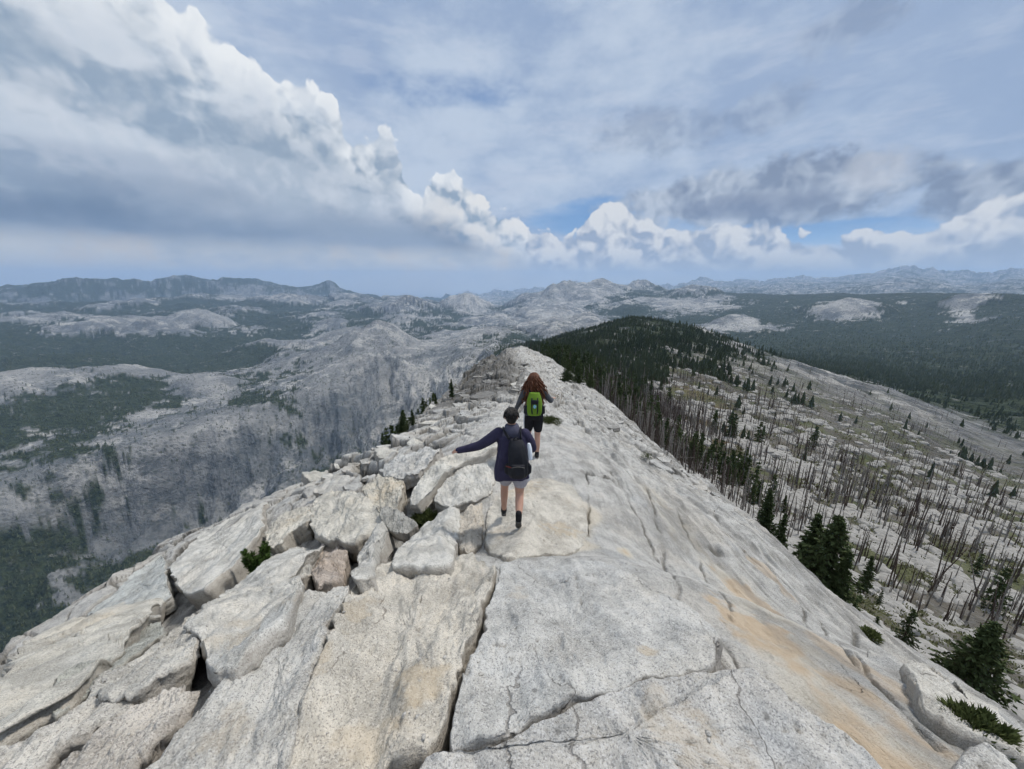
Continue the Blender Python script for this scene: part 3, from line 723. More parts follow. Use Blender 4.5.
S_ = [
 ('granite_slab','rock slab','long cream granite slab reaching the left picture edge above a dark gap', [(-60,715),(-50,690),(0,668),(25,643),(60,628),(95,612),(135,603),(166,592),(162,603),(128,626),(100,647),(74,672),(45,688),(15,706),(-20,728)], .16,.26,.05,.8,(.04,-.08),CR,11,.5),
 ('granite_slab','rock slab','smooth pale blue-grey granite slab behind the long cream slab', [(82,616),(108,594),(135,572),(160,553),(167,562),(166,580),(170,594),(150,604),(115,613)], .10,.25,.05,.7,(.02,.0),(.98,1.02,1.03),12,.1),
 ('granite_slab','rock slab','white pitted granite slab with a pointed tip, left of the small pine shrub', [(165,572),(176,556),(205,530),(240,512),(266,498),(263,528),(247,545),(228,570),(206,589),(184,594)], .17,.34,.04,.8,(.12,.06),W_,13,.2),
 ('granite_slab','rock slab','thin grey-green granite slab tucked under the long cream slab', [(44,702),(60,680),(92,656),(125,636),(160,623),(167,630),(140,650),(108,672),(78,694),(56,710)], .02,.16,.03,.8,(.10,-.05),(.82,.84,.80),14,.3),
 ('granite_slab','rock slab','long white granite slab below the small pine shrub with a scooped lower edge', [(330,537),(300,543),(266,560),(232,588),(200,612),(188,630),(194,642),(204,660),(228,668),(248,655),(280,626),(303,592),(311,565)], .10,.28,.05,.9,(.15,-.02),W_,15,.35),
 ('granite_slab','rock slab','pale granite slab with rounded nose between the scooped slab and the thin grey-green slab', [(196,612),(158,640),(122,664),(96,672),(88,690),(106,699),(136,690),(166,672),(190,656),(198,636)], .12,.22,.05,.9,(.12,-.02),(1.04,1.02,.98),16,.4),
 ('granite_slab','rock slab','narrow pale granite slab running off the lower left corner', [(-50,775),(-10,752),(30,734),(62,714),(90,696),(118,692),(134,697),(104,716),(64,742),(30,772),(-10,800)], .10,.25,.05,1.,(.06,-.04),(1.04,1.01,.97),17,.2),
 ('granite_slab','rock slab','granite slab with a pitted knobby upper end, second slab from the lower left corner', [(188,688),(180,682),(150,694),(118,716),(84,742),(40,775),(20,800),(100,800),(130,765),(158,730),(184,704)], .13,.28,.06,1.2,(.10,-.04),(1.02,.97,.92),18,.3),
 ('granite_slab','rock slab','broad smooth grey-white granite slab left of the cracked cream slab', [(350,582),(318,588),(296,598),(268,634),(238,664),(200,702),(165,742),(125,800),(272,800),(292,735),(306,692),(316,650),(330,620)], .15,.42,.06,.75,(.10,.0),(1.0,.99,.97),19,.2),
 ('granite_slab','rock slab','large cream and tan cracked granite slab left of the zigzag crack', [(352,584),(385,563),(425,560),(470,554),(496,563),(493,584),(481,602),(476,628),(462,652),(452,690),(443,730),(425,747),(388,760),(360,800),(268,800),(292,738),(308,692),(320,648),(335,618)], .13,.45,.04,.8,(.02,.0),(1.1,1.05,.97),20,.05),
 ('granite_slab','rock slab','large speckled light grey granite slab between the zigzag crack and the lower crack', [(500,563),(545,556),(600,560),(645,576),(690,604),(722,634),(712,662),(672,669),(640,674),(600,685),(560,704),(520,722),(482,742),(452,746),(450,732),(458,690),(470,650),(483,628),(487,604),(497,584)], .12,.45,.035,.5,(0,0),(1.0,1.01,1.02),21,.05),
 ('granite_slab','rock slab','speckled grey granite slab along the bottom of the picture below the lower crack', [(395,775),(425,756),(452,752),(484,748),(524,728),(564,709),(602,690),(644,678),(690,672),(722,668),(748,664),(800,700),(850,735),(905,790),(960,860),(380,860),(370,800)], .10,.45,.035,.5,(0,0),(.97,.98,1.0),22,.05),
 ('granite_slab','rock slab','smooth pointed white granite slab leaning over the cream slab, with shaded lower edge', [(388,562),(402,545),(425,522),(448,507),(459,506),(463,528),(456,548),(452,560),(425,562)], .11,.24,.05,.6,(.05,-.12),W_,23,.3),
 ('granite_block','rock','tan upright granite block wedged left of the path slab', [(459,513),(470,504),(482,500),(484,525),(481,545),(468,552),(458,548)], .10,.40,.03,.9,(0,.0),TA,24,.1),
 ('granite_slab','rock slab','flat tan-stained granite slab the nearer hiker walks on', [(487,508),(505,490),(540,476),(572,484),(587,505),(588,535),(578,549),(545,554),(505,558),(489,553),(484,530)], .06,.40,.04,.4,(0,0),(1.06,1.02,.95),25,.05),
 ('granite_block','rock','small dark grey flat block beside the green shrub, propped on others', [(380,512),(386,505),(402,511),(419,524),(406,534),(392,531),(381,521)], .24,.16,.02,.8,(-.1,.1),(.72,.72,.70),26,.3),
 ('granite_slab','rock slab','narrow leaning white granite splinter left of the pointed white slab', [(384,517),(389,528),(380,553),(371,571),(354,578),(349,574),(360,548),(374,524)], .16,.24,.025,.7,(.2,.0),(1.08,1.07,1.04),27,.3),
 ('granite_boulder','rock','big rounded cream boulder above the long white slab', [(312,500),(328,492),(350,489),(368,497),(384,508),(386,516),(372,530),(352,541),(330,541),(313,534),(309,517)], .24,.36,.09,.8,(.02,-.05),CR,28,.3),
 ('granite_block','rock','pinkish-brown granite block in the gap under the big cream boulder', [(322,545),(338,540),(349,549),(347,568),(338,580),(316,584),(310,572),(314,556)], .06,.30,.04,1.,(0,-.05),(.98,.86,.78),29,.2),
 ('granite_block','rock','cream granite block above the small pine shrub with shaded pink front', [(263,532),(274,519),(292,509),(308,505),(313,514),(306,524),(292,530),(280,544),(268,548)], .18,.32,.05,.9,(.08,-.05),CR,30,.3),
 ('granite_block','rock','squared cream block touching the upper side of the big rounded boulder', [(361,487),(374,479),(390,475),(404,479),(402,496),(396,508),(380,510),(368,500)], .20,.34,.04,.9,(.0,-.08),(1.1,1.05,.95),31,.2),
 ('granite_slab','rock slab','long bowed white granite slab under the nearer hiker outstretched hand', [(409,504),(411,492),(424,472),(443,456),(466,447),(492,441),(500,446),(482,455),(460,462),(443,474),(428,490),(417,505)], .26,.18,.05,.6,(.05,-.06),(1.12,1.11,1.07),32,.35),
 ('granite_slab','rock slab','wide white granite slab right of the bowed slab', [(432,500),(444,480),(464,465),(486,462),(496,474),(492,490),(474,500),(452,506)], .12,.28,.05,.7,(.02,-.03),W_,33,.2),
 ('granite_slab','rock slab','flat light grey slab above the squared cream block', [(378,470),(396,457),(424,447),(442,447),(430,461),(416,473),(400,478),(384,474)], .22,.24,.04,.8,(.03,-.05),(1.02,1.03,1.04),34,.2),
 ('granite_block','rock','low grey block under the hanging left end of the scooped slab', [(240,662),(262,642),(290,615),(300,600),(306,612),(292,640),(262,672),(236,694),(212,700),(206,690),(222,672)], -.08,.2,.04,1.,(.1,0),(.85,.83,.8),35,.1),
 ('granite_boulder','rock','white rounded boulder in the lower right corner', [(950,790),(958,760),(970,743),(988,741),(1008,752),(1022,768),(1030,790)], .22,.40,.10,.8,(0,0),(1.05,1.05,1.05),36,.1),
 ('granite_slab','rock slab','long pale ledge slab above the green juniper mat at lower right', [(905,664),(925,664),(950,682),(985,702),(1022,728),(1060,752),(1050,764),(1015,748),(985,730),(948,712),(925,694)], .18,.30,.05,.7,(-.04,0),(1.04,1.02,.98),37,.3),
]
for (nm, cat, lab, px, lift, th, rb, ro, ti, tint, sd, un) in S_:
    slab(nm, cat, lab, px, lift, th, rb, ro, ti, tint, sd, GS if nm == 'granite_slab' else None, un, stains=STN.get(sd, ()))

# rubble blocks on the crest: a few shapes, copied
rng = np.random.RandomState(4)
def rock_mesh(seed):
    n = 5+seed % 3; a = np.sort(rng.rand(n)*.6+np.arange(n))/n*2*math.pi
    rad_ = .75+.5*rng.rand(n); top = np.stack([np.cos(a)*rad_, np.sin(a)*rad_*.72, 0*a], 1)
    V, Q, T, sd, cr = slab_mesh('r', top, (0, 0, 1), .75, .06, 1.3, 60+seed, .05, .05, 72, 14, 10)
    V[:, 2] += .35
    return mesh_np('granite_block', V, Q, M_gran, {'side': sd, 'crack': cr}, T=T)
RM = [rock_mesh(i) for i in range(7)]
def block(p, size, rot, tilt, k, label, tint, group=None, name='granite_block'):
    o = obj(name, RM[k % 7], label=label, category='rock'); o.location = p
    o.rotation_euler = (tilt[0], tilt[1], rot); o.scale = size; o.color = (*tint, 1)
    if group: o['group'] = group
    return o
placed = []
def scatter(poly, n, smin, smax, label, group, tints, flat=.5):
    px = [p[0] for p in poly]; py = [p[1] for p in poly]; c = 0; tries = 0
    while c < n and tries < n*40:
        tries += 1
        a, b = rng.uniform(min(px), max(px)), rng.uniform(min(py), max(py))
        inside = False; j = len(poly)-1
        for i in range(len(poly)):
            if (poly[i][1] > b) != (poly[j][1] > b) and a < (poly[j][0]-poly[i][0])*(b-poly[i][1])/(poly[j][1]-poly[i][1])+poly[i][0]: inside = not inside
            j = i
        if not inside: continue
        p = hit(a, b)
        if p is None or np.hypot(*p[:2]) > 80: continue
        s = smin+(smax-smin)*rng.rand()**2
        if any((p[0]-q[0])**2+(p[1]-q[1])**2 < (.75*(s+q[2]))**2 for q in placed): continue
        placed.append((p[0], p[1], s)); z = float(crest_at(p[0], p[1])[0])
        t = tints[rng.randint(len(tints))]; k_ = rng.uniform(.85, 1.08); t = tuple(v*k_ for v in t)
        block((p[0], p[1], z-.10*s), (s, s*1.25, s*flat*rng.uniform(.7, 1.3)), rng.uniform(-.5, .5)+(0 if rng.rand() < .7 else 1.5), (rng.uniform(-.25, .25), rng.uniform(-.1, .35)), rng.randint(7), label, t, group)
        c += 1
TT = [W_, (1.05, 1.04, 1.0), GR, (1, 1, 1), (.95, .94, .92)]
scatter([(300,492),(345,465),(400,436),(440,405),(470,400),(460,440),(420,448),(380,470),(340,488)], 46, .16, .55, 'broken pale granite block among the rubble on the left shoulder of the crest', 'rubble blocks on the left shoulder', TT)
scatter([(440,400),(470,372),(500,356),(520,350),(520,372),(500,400),(470,425),(450,430)], 42, .3, 1.0, 'grey granite block on the dark craggy rise left of the summit path', 'rubble blocks on the craggy rise', [(.5, .5, .5), (.62, .62, .61), (.42, .42, .42)])
scatter([(540,352),(560,366),(590,388),(618,412),(645,442),(620,440),(585,410),(556,390),(538,370)], 46, .22, .8, 'granite block in the broken rock along the right edge of the crest', 'rubble blocks along the right edge of the crest', [GR, (.7, .7, .7), (1, 1, 1)])
scatter([(660,455),(700,485),(745,520),(730,525),(690,500),(650,465)], 24, .12, .4, 'small granite block on the right brink above the tall conifers', 'small blocks on the right brink', [GR, (1, 1, 1)])
scatter([(500,372),(520,355),(535,360),(545,385),(510,395)], 14, .3, .9, 'flat granite block near the summit of the crest path', 'flat blocks near the summit', [W_, (1, 1, 1)], .3)
scatter([(860,640),(920,680),(1000,735),(1010,750),(940,700),(880,660)], 18, .08, .3, 'small granite block on the lower right brink near the juniper mat', 'small blocks on the lower right brink', [GR, (1, 1, 1)])

# grit and pebbles lying in the seams
def pebble(seed):
    q = MBs(); k, n = 6, 3; th = np.linspace(0, math.pi, n+2)[1:-1]; ph = np.arange(k)/k*6.283
    V = np.stack([np.sin(th)[:, None]*np.cos(ph), np.sin(th)[:, None]*np.sin(ph), np.cos(th)[:, None]+0*ph], -1).reshape(-1, 3); V = np.vstack([V, [[0, 0, 1], [0, 0, -1]]])
    V = V*(1+.5*fbm3(V+seed*3.1, .9, 2, seed))[:, None]*[1, 1.3, .6]
    i = np.arange(n-1)[:, None]*k+np.arange(k)[None]; j = np.arange(n-1)[:, None]*k+(np.arange(k)+1)[None] % k; kk = np.arange(k); k2 = (kk+1) % k
    return V, np.stack([i, i+k, j+k, j], -1).reshape(-1, 4), np.vstack([np.stack([np.full(k, n*k), kk, k2], 1), np.stack([np.full(k, n*k+1), k2+(n-1)*k, kk+(n-1)*k], 1)])
MBs = dict
dg = bpy.context.evaluated_depsgraph_get(); dg.update()
rg_ = np.random.RandomState(77); VV, QQ, TT_ = [], [], []; nv = 0; PB = [pebble(i) for i in range(5)]
for i in range(9000):
    y_ = .7+6*rg_.rand()**1.6; x_ = rg_.uniform(-1, .45)*(1.1+y_*.75)
    if rg_.rand() > np.clip(.12+1.9*float(fbm(np.array([x_/.5]), np.array([y_/.5]), 3, 707)[0]), 0.02, 1): continue
    r_ = scene.ray_cast(dg, Vector((x_, y_, 5)), Vector((0, 0, -1)))
    if not r_[0] or r_[2].z < .6: continue
    if rg_.rand() < .7 and crest(np.array([x_]), np.array([y_]))[0]+.0 < r_[1].z: continue
    V, Q, T = PB[rg_.randint(5)]; s_ = .002+.010*rg_.rand()**6; a = rg_.rand()*6.28; c_, n_s = math.cos(a), math.sin(a)
    W3 = np.stack([V[:, 0]*c_-V[:, 1]*n_s, V[:, 0]*n_s+V[:, 1]*c_, V[:, 2]], 1)*s_+np.array(r_[1])+[0, 0, s_*.3]
    VV.append(W3); QQ.append(Q+nv); TT_.append(T+nv); nv += len(V)
me = mesh_np('gravel', np.vstack(VV), np.vstack(QQ), M_gran, {'side': np.full(nv, .4), 'crack': np.zeros(nv), 'stain': np.zeros(nv)}, T=np.vstack(TT_))
obj('gravel', me, kind='stuff'); print('gravel', len(VV))
# ------------------------------------------------------------------ trees
def leafmat(name, a, b):
    m, g, bs = new_mat(name, .8, .15)
    geo = g.new('ShaderNodeNewGeometry'); P = S(g, geo.outputs['Position'])
    oi = g.new('ShaderNodeObjectInfo')
    n = g.noise(P, 1.7, 3, .7)*.5+g.step(.35, .65, g.noise(P, .022, 5, .7))*.5
    c = g.mix((n*.8+S(g, oi.outputs['Random'])*.4-.1).clamp(), a, b)
    g.put(bs.inputs['Base Color'], c)
    return m
M_fir = leafmat('conifer_needles', (.034, .054, .022), (.10, .125, .05))
M_far = leafmat('distant_needles', (.034, .050, .032), (.125, .145, .08))
M_bush = leafmat('shrub_leaves', (.045, .06, .018), (.11, .13, .045))
M_pine = leafmat('young_pine_needles', (.025, .055, .012), (.075, .115, .03))
M_bark = simple('bark', (.11, .085, .065), .9, .4, 9, .02)
M_dead = simple('charred_dead_wood', (.08, .06, .05), .9, .55, 3, .01)
M_deadg = simple('grey_dead_wood', (.22, .20, .18), .9, .4, 3, .01)
class MB:
    def __init__(s): s.v = []; s.q = []; s.t = []; s.n = 0
    def add(s, V, Q=None, T=None):
        V = np.asarray(V, float)
        if Q is not None and len(Q): s.q.append(np.asarray(Q)+s.n)
        if T is not None and len(T): s.t.append(np.asarray(T)+s.n)
        s.v.append(V); s.n += len(V)
    def tube(s, P, R, k=6, cap=True):
        P = np.asarray(P, float); n = len(P)
        d = np.gradient(P, axis=0); d /= np.linalg.norm(d, axis=1, keepdims=True)+1e-9
        up = np.array([0, 0, 1.]) if abs(d[0][2]) < .9 else np.array([1., 0, 0])
        a = np.cross(d, up); a /= np.linalg.norm(a, axis=1, keepdims=True)+1e-9; b = np.cross(d, a)
        th = np.arange(k)/k*2*math.pi
        R = np.asarray(R, float)
        if R.ndim == 1: R = np.stack([R, R], 1)
        V = P[:, None]+a[:, None]*np.cos(th)[None, :, None]*R[:, 0][:, None, None]+b[:, None]*np.sin(th)[None, :, None]*R[:, 1][:, None, None]
        i = np.arange(n-1)[:, None]*k+np.arange(k)[None]; j = np.arange(n-1)[:, None]*k+(np.arange(k)+1)[None] % k
        Q = np.stack([i, j, j+k, i+k], -1).reshape(-1, 4); V = V.reshape(-1, 3)
        T = None
        if cap:
            V = np.vstack([V, P[:1], P[-1:]]); c = n*k; kk = np.arange(k); k2 = (kk+1) % k
            T = np.vstack([np.stack([k2, kk, np.full(k, c)], 1), np.stack([kk+(n-1)*k, k2+(n-1)*k, np.full(k, c+1)], 1)])
        s.add(V, Q, T)
    def blades(s, C, D, L, Wd, seed=0):
        """thin pointed leaves: centres, directions, lengths, widths"""
        C = np.asarray(C); D = np.asarray(D); n = len(C)
        r = np.random.RandomState(seed).normal(size=(n, 3)); a = np.cross(D, r); a /= np.linalg.norm(a, axis=1, keepdims=True)+1e-9
        L = np.broadcast_to(np.asarray(L, float), (n,))[:, None]; Wd = np.broadcast_to(np.asarray(Wd, float), (n,))[:, None]
        V = np.stack([C, C+D*L*.5+a*Wd, C+D*L, C+D*L*.5-a*Wd], 1).reshape(-1, 3)
        s.add(V, np.arange(n*4).reshape(-1, 4))
    def mesh(s, name, mat, attrs=None, smooth=True):
        return mesh_np(name, np.vstack(s.v), np.vstack(s.q) if s.q else None, mat, attrs, smooth, T=np.vstack(s.t) if s.t else None)
rt = np.random.RandomState(11)
def conifer(h, rbase, levels, per, leaf, seed, bare=.12, ragged=.3, clumps=9):
    """trunk mesh builder and crown mesh builder of a fir h metres tall"""
    r = np.random.RandomState(seed); tr = MB(); cr = MB()
    n = 9; zz = np.linspace(-.4, h*.985, n); bend = np.cumsum(r.normal(0, .012*h/n*3, (n, 2)), 0)
    P = np.c_[bend, zz]; tr.tube(P, np.linspace(h*.017+.03, .012, n), 7)
    C, D, L = [], [], []
    for i in range(levels):
        t = (i+r.rand()*.7)/levels; z = h*(bare+(1-bare)*t)
        prof = (1-t)**.85*(.55+.45*min(1, t*5+.3))
        cx = np.interp(z, zz, P[:, 0]); cy = np.interp(z, zz, P[:, 1])
        for j in range(per):
            a = r.rand()*6.283; ln = rbase*prof*(1-ragged+2*ragged*r.rand())
            if r.rand() < .12: ln *= .35
            droop = -.25-.2*r.rand()+.5*t
            e = np.array([math.cos(a)*ln, math.sin(a)*ln, droop*ln])
            if ln > .25*rbase and levels > 12: tr.tube([(cx, cy, z), (cx+e[0]*.9, cy+e[1]*.9, z+e[2]*.9)], [.012*h*.25+.006, .006], 3, False)
            m = max(3, int(clumps*ln/rbase+2))
            for q in range(m):
                f = (q+.6+r.rand()*.6)/(m+.4); side = r.normal(0, .16*ln*(1.15-f)+.04, 3); side[2] *= .45
                c = np.array([cx, cy, z])+e*f+side
                k = 3
                for _ in range(k):
                    d = e/ln*.7+r.normal(0, .55, 3); d[2] -= .08; d /= np.linalg.norm(d)
                    C.append(c-d*leaf*.4); D.append(d); L.append(leaf*(.7+.6*r.rand()))
    L = np.array(L); cr.blades(np.array(C), np.array(D), L, L*.20, seed)
    return tr, cr
def far_tree(h, w, seed, tiers=6, k=8):
    """small ragged fir for far slopes"""
    r = np.random.RandomState(seed); m = MB()
    for i in range(tiers):
        z0 = h*(.1+.8*i/tiers); z1 = min(h, z0+h*.42); rr_ = w*(1-i/tiers*.82)
        a = np.arange(k)/k*6.283+r.rand()*6; rad_ = rr_*(.6+.5*r.rand(k))*np.where(np.arange(k) % 2, .42, 1.1)
        V = np.vstack([np.c_[np.cos(a)*rad_, np.sin(a)*rad_, z0+r.normal(0, .03*h, k)], [[r.normal(0, .03*w), 0, z1]]])
        m.add(V, None, [[j, (j+1) % k, k] for j in range(k)])
    m.tube([(0, 0, -.5), (0, 0, h*.3)], [.02*h, .012*h], 3, False)
    return m
def snag(h, seed, limbs=9, k=5):
    r = np.random.RandomState(seed); m = MB(); L_ = []
    n = 6; b = np.cumsum(r.normal(0, .006*h, (n, 2)), 0); b -= b[0]; zz = np.linspace(-.4, h, n)
    P = np.c_[b, zz]; m.tube(P, np.linspace(.010*h+.045, .02+.0025*h, n), k)
    for i in range(limbs):
        z = h*(.3+.66*r.rand()); a = r.rand()*6.283; ln = h*.11*(1.15-z/h)*(.4+r.rand())+.15
        q = MB(); x0 = np.interp(z, zz, b[:, 0]); y0 = np.interp(z, zz, b[:, 1])
        pts = [(x0, y0, z), (x0+math.cos(a)*ln*.6, y0+math.sin(a)*ln*.6, z-ln*.05), (x0+math.cos(a)*ln, y0+math.sin(a)*ln, z+ln*r.uniform(-.3, .35))]
        q.tube(pts, [.007*h*.6+.01, .006*h*.4+.008, .006], 3, False); L_.append(q)
    return m, L_
def join(a, parts):
    o = MB()
    for p in [a]+parts:
        o.v += p.v; o.q += [q+o.n for q in p.q]; o.t += [t+o.n for t in p.t]; o.n += p.n
    return o
# templates
FIR = []
for i, (h, rb_, lv, per, leaf, bare, rag) in enumerate([(9, 1.75, 34, 9, .42, .07, .3), (9, 1.35, 32, 8, .40, .12, .35), (9, 2.5, 30, 12, .48, .03, .28), (9, 1.6, 22, 5, .36, .2, .5)]):
    t_, c_ = conifer(h, rb_, lv, per, leaf, 100+i, bare, rag)
    FIR.append((t_.mesh('trunk', M_bark), c_.mesh('crown', M_fir, smooth=False)))
FIRM = []
for i in range(4):
    t_, c_ = conifer(9, 1.3+.25*i, 13, 5, .75, 130+i, .1, .35, 4)
    FIRM.append((t_.mesh('trunk', M_bark), c_.mesh('crown', M_fir, smooth=False)))
FART = [far_tree(9, 1.5+.3*(i % 3), 200+i) for i in range(5)]
def place_tree(name, cat, label, meshes, p, s, group=None, wide=1., lean=(0, 0)):
    e = obj(name, None, label=label, category=cat); e.location = p; e.rotation_euler = (lean[0], lean[1], rt.rand()*6.28); e.scale = (s*wide, s*wide, s)
    if group: e['group'] = group
    for nm, me in meshes: obj(nm, me, e)
    return e
def foot(px, py):
    p = hit(px, py, lo=6, fn=lambda x, y: any_at(x, y))
    az_ = math.degrees(math.atan2(p[0], p[1])); e = float(np.interp(az_, AZ, RE))
    if np.hypot(p[0], p[1]) < e*1.3:
        f = e*1.75/np.hypot(p[0], p[1]); x, y = p[0]*f, p[1]*f; p = np.array([x, y, float(any_at(x, y)[0])])
    return p
def px_scale(p): return math.sqrt(p[0]**2+p[1]**2+p[2]**2)/math.sqrt(F*F+0)   # metres per pixel near there
def by_pixels(px, py, hpx):
    """foot point and height so that the tree top stands hpx pixels above (px, py)"""
    p = foot(px, py)
    dx, dy, dz = ray(px, py-hpx); r = np.hypot(p[0], p[1]); zt = dz/np.hypot(dx, dy)*r
    return p, max(.5, zt-p[2])
GT = 'conifers below the right side of the crest'
near = [
 (751,507,26,1,'small dark conifer at the upper end of the right conifer clump'),(763,532,44,0,'slim green conifer second from the top of the right clump'),(776,558,48,1,'green conifer leaning on the brink in the right clump'),
 (800,590,82,0,'tall dense conifer left in the tight middle group of three'),(820,600,90,2,'broadest and tallest conifer of the tight middle group'),(836,602,56,1,'narrow conifer at the right side of the tight middle group'),
 (862,594,42,1,'conifer with rounded top standing alone right of the tight group'),(877,608,20,3,'small round-topped conifer right of the lone conifer'),(850,622,22,0,'low conifer at the brink below the tight group'),
 (872,637,24,3,'short ragged conifer on the brink above the pale ledge'),(900,650,48,3,'sparse see-through conifer left of the twin snags'),(962,698,90,2,'broad dark conifer standing alone near the lower right corner'),
 (783,512,18,0,'small conifer right of the upper clump'),(743,470,24,1,'small dark conifer above the clump beside bare trunks'),(729,481,30,0,'small conifer left of its twin above the right clump'),(690,470,38,0,'green conifer growing against the snags halfway down the crest edge'),
 (698,466,30,1,'brownish green conifer joined to the halfway one'),(634,412,26,2,'dark bushy conifer at the crest edge beyond the hikers'),(722,490,14,3,'tiny conifer at the brink above the clump'),
]
for px, py, hp, k, lab in near:
    p, h = by_pixels(px, py, hp)
    place_tree('conifer', 'tree', lab, [('trunk', FIR[k][0]), ('crown', FIR[k][1])], p, h/9, GT, {2: 1.15}.get(k, 1.))
for px, py, hp, k, lab in [(567,381,22,2,'leftmost bushy young conifer on the crest right of the summit'),(578,383,20,2,'middle bushy young conifer on the crest right of the summit'),(590,387,16,2,'rightmost bushy young conifer on the crest right of the summit'),
   (404,432,22,2,'dark bushy conifer on the left brink nearest the camera'),(413,425,16,0,'small conifer behind the bushy one on the left brink'),(452,399,20,1,'dark narrow conifer on the left brink below the crags'),(436,405,12,1,'small narrow conifer between the two on the left brink')]:
    p = hit(px, py, fn=lambda x, y: any_at(x, y)); dx, dy, dz = ray(px, py-hp); r = np.hypot(p[0], p[1]); h = dz/np.hypot(dx, dy)*r-p[2]
    place_tree('conifer', 'tree', lab, [('trunk', FIR[k][0]), ('crown', FIR[k][1])], p, h/9, 'conifers on the crest rock', 1.25 if k == 2 else 1.)

# ---- slope woods: dead trunks and live trees
def sample(n, a0, a1, r0, r1, seed):
    r = np.random.RandomState(seed); az = r.uniform(a0, a1, n); rad = np.exp(r.uniform(math.log(r0), math.log(r1), n))
    x = rad*np.sin(np.radians(az)); y = rad*np.cos(np.radians(az)); z, fm = ground_at(x, y)
    e = np.interp(az, AZ, RE); return x, y, z, rad, az, fm, e, r
def project(x, y, z):
    yy = y*CP-z*SP; zz = y*SP+z*CP
    return W/2+F*x/yy, H/2-F*zz/yy
SN = []
for i in range(6):
    m, L_ = snag(9, 300+i, 10)
    SN.append((m.mesh('trunk', M_dead if i % 2 else M_deadg), [q.mesh('branch', M_dead if i % 2 else M_deadg) for q in L_[:5]], join(m, L_), join(m, L_).mesh('dead_tree', M_dead if i % 2 else M_deadg)))
def visible(x, y, z, h, rad, az):
    te = np.interp(az, AZ, TE); px, py = project(x, y, z)
    return ((z+h*.8)/rad > te+.003) & (px > -20) & (px < W+20)
x, y, z, rad, az, fm, e, r = sample(80000, -1.5, 63, 26, 1100, 21)
px, py = project(x, y, z)
dens = np.clip(.16+.5*fbm(x/45, y/45, 3, 401)+.20*sst(35, 15, az), 0, 1)
dens *= (1-.8*np.exp(-((px-960)/90)**2-((py-470)/70)**2)*0)
dens *= np.where(rad < 120, .40*np.clip(rad/60, .15, 1.6), 1)
dens *= np.where(fm > .6, .7, 1)
dens *= 1+.9*np.exp(-((px-700)/90)**2-((py-420)/45)**2)+.5*np.exp(-((px-840)/90)**2-((py-480)/45)**2)
dens *= 1-.4*sst(500, 1000, rad)
h = r.uniform(5, 13, len(x))*np.where(rad < 120, .8, 1)
h = np.minimum(h, .115*rad)*r.uniform(.3, 1, len(x))
ok = (r.rand(len(x)) < dens*.62) & visible(x, y, z, h, rad, az) & (rad > e*1.7)
x, y, z, rad, h = [v[ok] for v in (x, y, z, rad, h)]
big = np.argsort(-(h/rad)); print('snags', len(x))
GSN = 'dead trunks on the burned slope right of the crest'
for q, i in enumerate(big[:285]):
    k = r.randint(6); s = h[i]/9; lean = tuple(r.normal(0, .05, 2)) if r.rand() < .9 else tuple(r.normal(0, .6, 2))
    lab = 'bare dead burned trunk standing on the rocky slope right of the crest'
    if q < 60: place_tree('dead_tree', 'dead tree', lab, [('trunk', SN[k][0])]+[('branch', b) for b in SN[k][1]], (x[i], y[i], z[i]), s, GSN, 1., lean)
    else:
        o = obj('dead_tree', SN[k][3], label=lab, category='dead tree', group=GSN); o.location = (x[i], y[i], z[i]); o.rotation_euler = (*lean, r.rand()*6.28); o.scale = (s, s, s)
def merged(name, temps, x, y, z, s, mat, r, wide=None, label=None):
    """one body of countless far trees"""
    o = MB(); n = len(x); ids = r.randint(len(temps), size=n); out_v, out_q, out_t = [], [], []; base_n = 0
    for k, t in enumerate(temps):
        I = np.nonzero(ids == k)[0]
        if not len(I): continue
        V = np.vstack(t.v); a = r.rand(len(I))*6.283; c, s_ = np.cos(a)[:, None], np.sin(a)[:, None]; sc = s[I][:, None]
        wd = sc*(1 if wide is None else wide)
        X = (V[None, :, 0]*c-V[None, :, 1]*s_)*wd+x[I][:, None]; Y = (V[None, :, 0]*s_+V[None, :, 1]*c)*wd+y[I][:, None]; Zz = V[None, :, 2]*sc+z[I][:, None]
        nv = len(V); off = (np.arange(len(I))*nv)[:, None, None]
        if t.q: out_q.append((np.vstack(t.q)[None]+off+base_n).reshape(-1, 4))
        if t.t: out_t.append((np.vstack(t.t)[None]+off+base_n).reshape(-1, 3))
        out_v.append(np.stack([X, Y, Zz], -1).reshape(-1, 3)); base_n += nv*len(I)
    me = mesh_np(name, np.vstack(out_v), np.vstack(out_q) if out_q else None, mat, None, False, T=np.vstack(out_t) if out_t else None)
    return obj(name, me, kind='stuff')
rest = big[285:]
tmp = [join(*snag(9, 330+i, 5, 3)) for i in range(5)]
rb2 = rest[r.rand(len(rest)) < .6]; rg = np.setdiff1d(rest, rb2)
merged('burned_woodland', tmp, x[rb2], y[rb2], z[rb2], h[rb2]/9, M_dead, r, 1.7)
merged('bleached_woodland', tmp, x[rg], y[rg], z[rg], h[rg]/9, M_deadg, r, 1.7)
